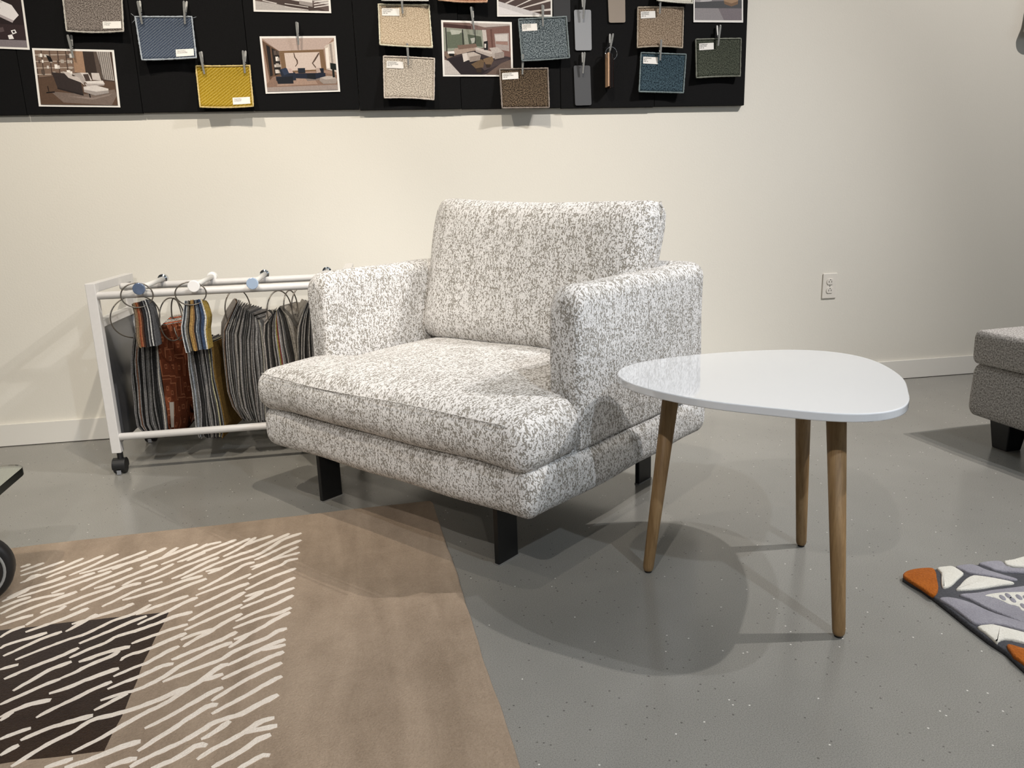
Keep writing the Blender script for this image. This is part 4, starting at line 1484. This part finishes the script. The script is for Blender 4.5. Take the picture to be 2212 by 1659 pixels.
def chip(quad, col, label, rough=0.35, r=4.0):
    c = ony(*bil(quad, .5, .5), YB - 0.006)
    q = [np.array(p, float) for p in quad]
    pts_ = []
    for i in range(4):
        p0, p1, p2 = q[i - 1], q[i], q[(i + 1) % 4]
        a_ = p1 + (p0 - p1) / np.linalg.norm(p0 - p1) * r
        b_ = p1 + (p2 - p1) / np.linalg.norm(p2 - p1) * r
        for k in range(5):
            t = k / 4
            pts_.append((1 - t) ** 2 * a_ + 2 * t * (1 - t) * p1 + t * t * b_)
    V = [ony(p[0], p[1], YB - 0.006) - c for p in pts_] + [ony(p[0], p[1], YB - 0.006) - c + [0, .003, 0] for p in pts_]
    n_ = len(pts_)
    o = mesh_obj('finish_chip', V, [tuple(range(n_ - 1, -1, -1)), tuple(range(n_, 2 * n_))] + [(i, (i + 1) % n_, n_ + (i + 1) % n_, n_ + i) for i in range(n_)],
                 plain('chip finish', col, rough, spec=.5, nscale=500, namt=.05), None)
    o.location = c
    tag(o, label, 'finish sample', 'finish chips on the board')


chip([(1240, 21), (1276.7, 21), (1278.2, 108.6), (1243, 109)], (150, 152, 156), 'silver grey finish chip, the upper of two grey ones')
chip([(1239.3, 141.6), (1274.7, 141.6), (1277.8, 227), (1242.6, 228)], (76, 77, 80), 'dark grey finish chip, the lower of two grey ones', 0.5)
chip([(1312, -40), (1350, -40), (1351, 48.6), (1315.6, 49)], (152, 140, 128), 'taupe finish chip cut off by the top of the picture', 0.3)
chip([(1194, -40), (1231, -40), (1232.4, 47.6), (1196, 47.8)], (40, 40, 42), 'charcoal finish chip behind the blue-grey boucle swatch', 0.5)

# key ring with wood chips seen edge-on
kc = ony(1320.5, 115.5, YB - 0.032)
kr = empty('sample_key_ring', kc)
tag(kr, 'wire key ring with narrow wood finish chips, hanging edge-on', 'key ring')
rr_ = 0.0236
MB().tube([(rr_ * math.cos(t), 0.002 * math.sin(3 * t), rr_ * math.sin(t)) for t in np.linspace(0, 2 * math.pi, 40, endpoint=False)], 0.0011, 8, closed=True).build('ring', M_CHROME, kr, True)
M_CHIPS = [plain('beech chip', (196, 160, 128), .5, nscale=80, namt=.08), plain('walnut chip', (48, 28, 20), .45), plain('ebony chip', (22, 20, 20), .4), plain('mahogany chip', (44, 20, 14), .4)]
for i, (xa, xb, ytop, ybot) in enumerate(((1313.5, 1317.8, 113, 186), (1318.3, 1320.8, 114, 190), (1321.3, 1324.2, 116, 189), (1324.7, 1326.6, 124, 188))):
    a_ = ony(xa, ytop, YB - 0.05) - kc
    b_ = ony(xb - 1.2, ybot, YB - 0.05) - kc
    MB().box((min(a_[0], b_[0]), -0.018, b_[2]), (max(a_[0], b_[0]), 0.022, a_[2])).build('wood_chip', M_CHIPS[i], kr, bevel=.0006)

# ------------------------------------------------------------------ white rack on castors with sample rings
X0, X1, YF, YK = -0.962, -0.112, 2.700, 3.105
PW = 0.031
rack = empty('sample_rack', ((X0 + X1) / 2, (YF + YK) / 2, 0))
tag(rack, 'low white metal sample rack on black castors along the wall, behind the armchair', 'rack')
ro = np.array(rack.location)


def rbx(a, b, name, mat=M_WHITEMETAL, bevel=0.002, parent=None):
    return MB().box(tuple(np.array(a) - ro), tuple(np.array(b) - ro)).build(name, mat, parent or rack, bevel=bevel)


M_PANEL = plain('grey sheet metal panel', (90, 90, 93), 0.3, spec=.5, nscale=30, namt=.04)
for xa in (X0, X1 - PW):
    xb = xa + PW
    for ya in (YF, YK - PW):
        rbx((xa, ya, 0.077), (xb, ya + PW, 0.660), 'post')
    rbx((xa, YF + PW, 0.630), (xb, YK - PW, 0.660), 'top_bar')
    rbx((xa, YF + PW, 0.512), (xb, YK - PW, 0.538), 'inner_bar')
    rbx((xa + 0.012, YF + PW, 0.098), (xa + 0.018, YK - PW, 0.512), 'side_panel', M_PANEL, 0.001)


def rail(y_, z_, name='rail', r=0.0128):
    p, q = np.array([X0 + PW - .002, y_, z_]) - ro, np.array([X1 - PW + .002, y_, z_]) - ro
    return MB().tube([p, p + [.003, 0, 0], q - [.003, 0, 0], q], [r * .8, r, r, r * .8], 16).build(name, M_WHITEMETAL, rack, True)


rail(YF + 0.014, 0.618)
rail(2.952, 0.624)
rail(YF + 0.012, 0.132)
rail(YK - 0.016, 0.132)
M_CASTOR = plain('castor plastic', (24, 24, 25), 0.45, nscale=90, namt=.2)
M_TREAD = plain('castor grey tread', (128, 130, 134), 0.5)
for xa in (X0 + PW / 2, X1 - PW / 2):
    for ya in (YF + PW / 2 + .004, YK - PW / 2):
        c = np.array([xa, ya, 0]) - ro
        cs = MB()
        # twin wheels with a hood
        hood = []
        for k in range(19):
            an = math.radians(-20 + 220 * k / 18)
            hood.append((math.cos(an) * 0.0265, 0.0272 + math.sin(an) * 0.0265))
        vs = [(c[0] - 0.021, c[1] + p[0], p[1] + .001) for p in hood] + [(c[0] + 0.021, c[1] + p[0], p[1] + .001) for p in hood]
        nn = len(hood)
        cs.add(vs, [tuple(range(nn - 1, -1, -1)), tuple(range(nn, 2 * nn))] + [(i, (i + 1) % nn, nn + (i + 1) % nn, nn + i) for i in range(nn)])
        cs.tube([c + [0.004, 0, 0.052], c + [0.004, 0, 0.079]], 0.010, 12)
        ca_ = cs.build('castor', M_CASTOR, rack, bevel=.0012)
        for sx_ in (-1, 1):
            MB().tube([c + [sx_ * 0.0045, 0, 0.0245], c + [sx_ * 0.019, 0, 0.0245]], 0.0245, 24).build('wheel', M_CASTOR, ca_, bevel=.002)
        MB().box(tuple(c + [-0.006, -0.0282, 0.002]), tuple(c + [0.008, -0.0262, 0.017])).build('brake_tab', M_TREAD, ca_)

# pegs lying across the two upper rails
M_PEG = plain('pale peg', (216, 214, 210), 0.35)
M_CAPW = plain('white cap', (238, 236, 234), 0.3)
M_CAPB = plain('blue steel cap', (104, 118, 144), 0.22, metal=0.3, nscale=60, namt=.15)
M_CAPL = plain('light blue steel cap', (188, 208, 234), 0.12, metal=0.3)
for xp, capf, capr, lab in ((-0.786, M_CAPB, M_CHROME, 'peg with a blue steel cap across the rack rails, nearest the rack end'),
                            (-0.616, M_CAPW, M_CAPW, 'peg with white caps across the rack rails, second from the rack end'),
                            (-0.430, M_CAPL, M_CHROME, 'peg with a pale blue mirror cap across the rack rails, third from the rack end'),
                            (-0.205, M_CAPL, M_CHROME, 'peg across the rack rails with only its chrome cap showing above the arm')):
    zc = 0.618 + 0.0128 + 0.0085
    pg = empty('hanging_peg', (xp, 2.81, zc))
    tag(pg, lab, 'peg', 'pegs on the rack')
    MB().tube([(0, -0.142, 0), (0, 0.148, 0.006)], 0.0085, 16).build('rod', M_PEG, pg, True)
    MB().tube([(0, -0.152, 0), (0, -0.151, 0), (0, -0.142, 0), (0, -0.141, 0)], [0.0175, 0.0192, 0.0192, 0.012], 28).build('cap', capf, pg)
    MB().tube([(0, 0.136, 0.006), (0, 0.138, 0.006), (0, 0.158, 0.006), (0, 0.159, 0.006)], [0.011, 0.0165, 0.0165, 0.014], 24).build('cap', capr, pg)

# ---- the bunches of fabric samples
_fab = {}


def fab(c):
    if c not in _fab:
        t = NT('sample cloth')
        v = t.coord('Object')
        f = t.noise(v, 200, 4, 0.75)
        b = lin(c)
        lo = tuple(x * 0.48 for x in b[:3]) + (1,)
        hi = tuple(min(1, x * 1.6) for x in b[:3]) + (1,)
        t.set(col=t.ramp(f, [(.3, lo), (.7, hi)]), rough=.95, spec=.1)
        t.bump(f, .5, .002)
        _fab[c] = t.m
    return _fab[c]


def resample(P, n_):
    P = [np.array(p, float) for p in catmull(P, 8, False)]
    s = np.cumsum([0] + [np.linalg.norm(P[i + 1] - P[i]) for i in range(len(P) - 1)])
    t = np.linspace(0, s[-1], n_)
    P = np.array(P)
    return np.stack([np.interp(t, s, P[:, 0]), np.interp(t, s, P[:, 1])], 1)


def bunch(label, left, right, cols, y0, depth, rings, seed=0, fan=0.0, jitter=1.2, name='sample_bunch', bow=0.0, thick=0.86, npt=9, endj=3.0):
    r = np.random.RandomState(seed)
    Lp, Rp = resample(left, npt), resample(right, npt)
    c = ony(*((Lp[0] + Rp[0]) / 2), y0)
    root = empty(name, c)
    tag(root, label, 'fabric sample set', 'fabric sample rings on the rack')
    n_ = len(cols)
    ph = r.rand(4) * 6.28
    for k, colr in enumerate(cols):
        u = (k + 0.5) / n_
        line = Lp * (1 - u) + Rp * u
        wv = jitter * np.array([math.sin(j * .9 + k * .25 + ph[0]) + .5 * math.sin(j * 1.9 + k * .6 + ph[1]) for j in range(npt)])
        line[:, 0] += wv * np.linspace(.5, 1, npt)
        line[-1, 1] += r.uniform(-endj, endj)
        line[0, 1] += r.uniform(-endj, endj) * .6
        dy = r.uniform(-0.004, 0.006)
        W = np.array([ony(p[0], p[1], y0 + dy) - c for p in line])
        wpx = np.linalg.norm(Rp - Lp, axis=1)
        mpp = np.linalg.norm(ony(line[0][0] + 1, line[0][1], y0) - ony(line[0][0], line[0][1], y0))
        th = np.clip(wpx / n_ * thick * mpp * .5 * r.uniform(.8, 1.1), .0008, .006)
        vs, fs = [], []
        M_ = 3
        for i in range(M_):
            yy_ = depth * i / (M_ - 1) + dy * 0
            sh = fan * (u - .5) * yy_ + bow * math.sin(math.pi * i / 2 * .7)
            for j in range(npt):
                x_, _, z_ = W[j]
                rnd = 0.010 * (i / (M_ - 1)) if j in (0,) else 0
                vs.append((x_ + sh - th[j], W[j][1] + yy_, z_ - rnd))
                vs.append((x_ + sh + th[j], W[j][1] + yy_, z_ - rnd))
        q = lambda i, j, s_: (i * npt + j) * 2 + s_
        for i in range(M_ - 1):
            for j in range(npt - 1):
                fs.append((q(i, j, 0), q(i, j + 1, 0), q(i + 1, j + 1, 0), q(i + 1, j, 0)))
                fs.append((q(i, j, 1), q(i + 1, j, 1), q(i + 1, j + 1, 1), q(i, j + 1, 1)))
        for j in range(npt - 1):
            fs.append((q(0, j, 0), q(0, j, 1), q(0, j + 1, 1), q(0, j + 1, 0)))
            fs.append((q(M_ - 1, j, 1), q(M_ - 1, j, 0), q(M_ - 1, j + 1, 0), q(M_ - 1, j + 1, 1)))
        for i in range(M_ - 1):
            fs.append((q(i, 0, 1), q(i, 0, 0), q(i + 1, 0, 0), q(i + 1, 0, 1)))
            fs.append((q(i, npt - 1, 0), q(i, npt - 1, 1), q(i + 1, npt - 1, 1), q(i + 1, npt - 1, 0)))
        g_ = sum(colr) / 3
        mesh_obj('cloth_sample', vs, fs, fab(tuple(int(.86 * (q_ * .8 + g_ * .2)) for q_ in colr)), root)
    for (cx, cy, Y_, rx, rz, yaw) in rings:
        cc_ = ony(cx, cy, Y_) - c
        pts_ = []
        for t in np.linspace(0, 2 * math.pi, 44, endpoint=False):
            pts_.append(cc_ + np.array([rx * math.cos(t) * math.cos(yaw), rx * math.cos(t) * math.sin(yaw), rz * math.sin(t)]))
        MB().tube(pts_, 0.0023, 8, closed=True).build('ring', M_WIRE, root, True)
    return root


def greys(n_, seed, lo=40, hi=176, warm=0.0, accents=(), step=.35):
    r = np.random.RandomState(seed)
    out = []
    for i in range(n_):
        v = lo + (hi - lo) * r.rand() ** 1.2
        if i % 3 == 0:
            v = lo + (hi - lo) * (.75 + .25 * r.rand())
        if i % 4 == 2:
            v = lo * r.uniform(.6, 1.2)
        w = warm * r.uniform(0.3, 1)
        out.append((min(255, int(v * (1 + w))), int(v), int(v * (1 - w))))
    for i, a_ in accents:
        out[i] = a_
    return out


# back row first
bunch('dark grey striped sample bunch at the rack end, left of the rust one', [(289, 722), (283, 775), (286, 850), (290, 900), (299, 930), (314, 941)],
      [(343, 722), (350, 800), (358, 860), (363, 905), (364, 925), (362, 938)], greys(23, 11, 40, 140, .03, [(4, (120, 84, 66)), (20, (196, 190, 178))]), 2.775, 0.20,
      [(293, 684, 2.80, 0.086, 0.072, 0.75)], 1, .3, 1.6)
bunch('grey and white striped sample bunch under the small grey-blue cards', [(402, 742), (411, 820), (418, 890), (422, 930), (430, 946)],
      [(457, 742), (466, 810), (481, 880), (486, 925), (480, 944)], greys(22, 12, 42, 176, .03, [(18, (206, 198, 150)), (2, (150, 158, 168)), (21, (134, 98, 40))]), 2.765, 0.25,
      [(383, 690, 2.79, 0.060, 0.074, -1.05)], 2, .25, 1.6)

# rust bunch and ochre bunch: sheets seen obliquely
t = NT('rust cloth with meander lines')
v = t.coord('UV', (1, 1, 1))
w = t.noise(v, 9, 1, .5)
vo = t.n('ShaderNodeTexVoronoi')
vo.voronoi_dimensions = '2D'
vo.distance = 'CHEBYCHEV'
vo.inputs['Scale'].default_value = 15
vo.inputs['Randomness'].default_value = .75
t.l(v, vo.inputs['Vector'])
sn = t.math('SINE', t.math('MULTIPLY', vo.outputs['Distance'], 15))
msk = t.ramp(sn, [(.86, (0, 0, 0)), (.97, (215, 215, 215))])
fn = t.noise(v, 300, 2, .6)
t.set(col=t.mix(msk, t.ramp(fn, [(.3, (72, 36, 21)), (.7, (104, 54, 33))]), lin((150, 98, 70))), rough=.95, spec=.1)
t.bump(t.math('ADD', sn, fn), .3, .002)
M_RUST = t.m
M_OCHRE = weave('ochre cloth', (88, 62, 20), (128, 94, 38), 190)


def oblique(label, left, right, ya, yb, mat, n_, gap, rings, sticker, backs, name='sample_bunch'):
    npt, nw = 11, 6
    Lp, Rp = resample(left, npt), resample(right, npt)
    c = ony(*((Lp[0] + Rp[0]) / 2), ya)
    root = empty(name, c)
    tag(root, label, 'fabric sample set', 'fabric sample rings on the rack')
    for k in range(n_):
        vs, fs = [], []
        for side in (0, 1):
            for j in range(npt):
                for i in range(nw):
                    u = i / (nw - 1)
                    p = Lp[j] * (1 - u) + Rp[j] * u
                    y_ = ya + (yb - ya) * u + .010 * math.sin(math.pi * u) * math.sin(j * .5)
                    P = ony(p[0], p[1], y_) - c
                    vs.append(P + np.array([gap[0], gap[1], gap[2]]) * k + np.array([.0016, .0036, 0]) * side)
        K = npt * nw
        q = lambda s_, j, i: s_ * K + j * nw + i
        for j in range(npt - 1):
            for i in range(nw - 1):
                fs.append((q(0, j, i), q(0, j + 1, i), q(0, j + 1, i + 1), q(0, j, i + 1)))
                fs.append((q(1, j, i), q(1, j, i + 1), q(1, j + 1, i + 1), q(1, j + 1, i)))
        loop = [(0, i) for i in range(nw - 1)] + [(j, nw - 1) for j in range(npt - 1)] + [(npt - 1, i) for i in range(nw - 1, 0, -1)] + [(j, 0) for j in range(npt - 1, 0, -1)]
        for a_ in range(len(loop)):
            p, q2 = loop[a_], loop[(a_ + 1) % len(loop)]
            fs.append((q(0, *p), q(0, *q2), q(1, *q2), q(1, *p)))
        o = mesh_obj('cloth_sample', vs, fs, mat if k == 0 else fab(backs[k % len(backs)]), root, True)
        me = o.data
        lay = me.uv_layers.new(name='UVMap')
        li = np.empty(len(me.loops), int)
        me.loops.foreach_get('vertex_index', li)
        st = np.array([((k2 % K) % nw / (nw - 1) * .24, -((k2 % K) // nw) / (npt - 1) * .42) for k2 in range(2 * K)])
        lay.data.foreach_set('uv', st[li].ravel())
        if k == 0 and sticker:
            V = []
            for (s_, t_) in sticker:
                j = t_ * (npt - 1)
                p0 = Lp[int(j)] * (1 - s_) + Rp[int(j)] * s_
                p1 = Lp[min(npt - 1, int(j) + 1)] * (1 - s_) + Rp[min(npt - 1, int(j) + 1)] * s_
                p = p0 + (p1 - p0) * (j - int(j))
                V.append(ony(p[0], p[1], ya + (yb - ya) * s_ + .010 * math.sin(math.pi * s_) * math.sin(j * .5) - .004) - c)
            mesh_obj('sticker', V, [(0, 3, 2, 1)], plain('grey sticker', (150, 142, 132), .6), o)
    for (cx, cy, Y_, rx, rz, yaw) in rings:
        cc_ = ony(cx, cy, Y_) - c
        MB().tube([cc_ + np.array([rx * math.cos(t_) * math.cos(yaw), rx * math.cos(t_) * math.sin(yaw), rz * math.sin(t_)]) for t_ in np.linspace(0, 2 * math.pi, 44, endpoint=False)],
                  0.0023, 8, closed=True).build('ring', M_WIRE, root, True)
    return root


oblique('rust coloured sample bunch with a meander pattern and a sticker', [(346, 704), (341, 745), (352, 830), (362, 905), (366, 940)], [(404, 694), (413, 725), (418, 830), (417, 900), (398, 936)], 2.765, 2.90, M_RUST, 9,
        (0.0025, .0095, .003), [(372, 690, 2.78, 0.060, 0.074, 1.1)], [(.14, .70), (.30, .70), (.27, .93), (.13, .93)], [(166, 158, 148), (120, 112, 104), (150, 70, 40), (140, 132, 124)])
# small card rings in front
bunch('small sample ring of tan, rust and grey cards nearest the rack end', [(284, 656), (290, 682), (292, 720), (297, 752)], [(319, 646), (330, 680), (336, 720), (339, 747)],
      [(118, 104, 88), (148, 122, 92), (190, 148, 100), (156, 74, 44), (196, 116, 70), (96, 58, 44), (72, 56, 52), (60, 58, 60), (44, 44, 48), (150, 150, 150), (58, 58, 60), (206, 204, 200), (50, 50, 54), (96, 96, 98)], 2.690, 0.045,
      [(296, 638, 2.688, 0.048, 0.040, 0.25)], 3, .2, .5, thick=.92, endj=1.5)
bunch('small sample ring of grey, amber and blue cards, bent at its waist', [(398, 650), (393, 688), (391, 714), (401, 762)], [(437, 646), (450, 684), (447, 712), (453, 752)],
      [(210, 214, 218), (70, 76, 84), (176, 178, 180), (120, 112, 100), (60, 54, 48), (186, 142, 74), (206, 160, 84), (150, 108, 60), (44, 44, 50), (150, 160, 170), (96, 108, 124), (50, 56, 70), (64, 84, 120), (78, 100, 140), (216, 214, 206), (176, 144, 60)], 2.690, 0.045,
      [(412, 634, 2.688, 0.048, 0.038, 0.2)], 4, .2, .5, thick=.92, endj=1.5)
# the big fanned set
bunch('large fanned bunch of grey and beige samples, right half of the rack', [(509, 652), (494, 682), (482, 714), (486, 800), (496, 868), (520, 905)],
      [(561, 692), (567, 712), (571, 760), (574, 810), (577, 860), (577, 912)], greys(40, 13, 46, 172, .06, [(1, (120, 96, 76)), (38, (168, 160, 146))]), 2.762, 0.21,
      [(514, 668, 2.80, 0.056, 0.070, 0.9)], 5, .45, 1.4, endj=4)
bunch('bunch of grey samples with a few coloured ones, just left of the armchair arm', [(588, 680), (574, 692), (568, 730), (576, 800), (582, 870), (586, 900)],
      [(606, 662), (626, 690), (634, 730), (642, 770), (646, 820), (640, 880)], greys(22, 14, 50, 172, .06, [(10, (168, 154, 66)), (11, (150, 70, 64)), (20, (150, 142, 128)), (21, (156, 148, 134))]), 2.752, 0.20,
      [(604, 672, 2.79, 0.058, 0.072, 0.9), (628, 664, 2.80, 0.05, 0.06, 1.2)], 6, .45, 1.3, endj=4)
bunch('bunch of black, grey and cream samples partly hidden by the armchair arm', [(664, 655), (648, 690), (641, 730), (644, 800), (650, 870)],
      [(676, 650), (686, 690), (690, 730), (692, 800), (694, 860)], greys(17, 15, 40, 184, .04, [(0, (164, 158, 148))]), 2.755, 0.20,
      [(655, 662, 2.79, 0.056, 0.070, 0.9)], 8, .4, 1.3, endj=4)

# ------------------------------------------------------------------ glass table on big castor wheels, left edge
GT = empty('glass_coffee_table', (-0.907, 1.995, 0), RUG_A)
tag(GT, 'low glass coffee table with a dark reflection painted on its green edge on large black wheels, left edge', 'table')
GZ0, GZ1, GS = 0.262, 0.281, 0.95
rcn = 0.045
cn = []
for cx, cy, a0 in ((-rcn, -rcn, 0), (-GS + rcn, -rcn, 90), (-GS + rcn, -GS + rcn, 180), (-rcn, -GS + rcn, 270)):
    for k in range(9):
        an = math.radians(a0 + 90 * k / 8)
        cn.append((cx + rcn * math.cos(an), cy + rcn * math.sin(an)))
gm = NT('clear float glass')
gm.set(col=(0.86, 0.93, 0.88, 1), rough=0.02, trans=1.0, ior=1.5)
GL = gm.m
MB().prism([(p[0] * .9975 - .0008, p[1] * .9975 - .0008) for p in cn], GZ0, GZ1).build('glass_top', GL, GT)
n_ = len(cn)
vs = []
for p in cn:
    vs.append((p[0], p[1], GZ0 + .001))
for p in cn:
    vs.append((p[0], p[1], GZ1 - .001))
ctr_ = np.mean(np.array(cn), 0)
for zz in (GZ0 + .001, GZ1 - .001):
    for p in cn:
        d = np.array(p) - ctr_
        vs.append((p[0] - d[0] / np.linalg.norm(d) * .001, p[1] - d[1] / np.linalg.norm(d) * .001, zz))
fs = []
for i in range(n_):
    j = (i + 1) % n_
    fs += [(i, j, n_ + j, n_ + i), (2 * n_ + j, 2 * n_ + i, 3 * n_ + i, 3 * n_ + j), (n_ + i, n_ + j, 3 * n_ + j, 3 * n_ + i), (j, i, 2 * n_ + i, 2 * n_ + j)]
mesh_obj('glass_edge_reflection', vs, fs, plain('painted dark green edge reflection', (6, 12, 9), 0.12, spec=.6), GT)  # near-black band paints in the dark internal reflection of the glass rim
M_TYRE = plain('black rubber tyre', (20, 20, 21), 0.5, nscale=70, namt=.15)
M_RING = plain('grey wheel ring', (150, 150, 148), 0.4)
M_HUB = plain('grey green wheel hub', (150, 156, 146), 0.35)
for wx, wy, yaw in ((-0.075, -0.205, -0.25), (-GS + 0.14, -0.205, 0.30), (-0.07, -GS + 0.16, 0.35), (-GS + 0.14, -GS + 0.16, 0.45)):
    RW_ = 0.083
    cen_ = np.array([wx, wy, RT + 0.001 + RW_])
    axd = np.array([-math.sin(yaw), -math.cos(yaw), 0])
    u1 = np.array([math.cos(yaw), -math.sin(yaw), 0])

    def lathe(prof, name, mat, parent):
        vs, fs = [], []
        N = 40
        for h, r in prof:
            for k in range(N):
                t_ = 2 * math.pi * k / N
                vs.append(cen_ + axd * h + r * (math.cos(t_) * u1 + math.sin(t_) * np.array([0, 0, 1])))
        for i in range(len(prof) - 1):
            for k in range(N):
                fs.append((i * N + k, (i + 1) * N + k, (i + 1) * N + (k + 1) % N, i * N + (k + 1) % N))
        return mesh_obj(name, vs, fs, mat, parent, True)
    wl = lathe([(-.026, .01), (-.026, .066), (-.022, .079), (-.014, .083), (.014, .083), (.021, .080), (.024, .074), (.024, .0675)], 'wheel', M_TYRE, GT)
    lathe([(.024, .0675), (.0255, .0665), (.0255, .0625), (.024, .0615)], 'ring', M_RING, wl)
    lathe([(.024, .0615), (.030, .058), (.031, .040)], 'inner_disc', M_TYRE, wl)
    lathe([(.031, .040), (.034, .036), (.035, .0005)], 'hub', M_HUB, wl)
    f0 = cen_ + axd * -.036
    MB().tube([cen_ + axd * -.026, f0], .012, 12).build('axle', M_STEEL, wl)
    fk = MB().tube([f0, f0 + [0, 0, .05], (cen_[0], cen_[1], RT + 2 * RW_ + .02), (cen_[0], cen_[1], GZ0 - .008)], [.014, .014, .012, .012], 10).build('fork', M_BLACK, GT, True)
    MB().tube([(cen_[0], cen_[1], GZ0 - .010), (cen_[0], cen_[1], GZ0 - .0005)], .05, 28).build('mount_plate', M_BLACK, fk)
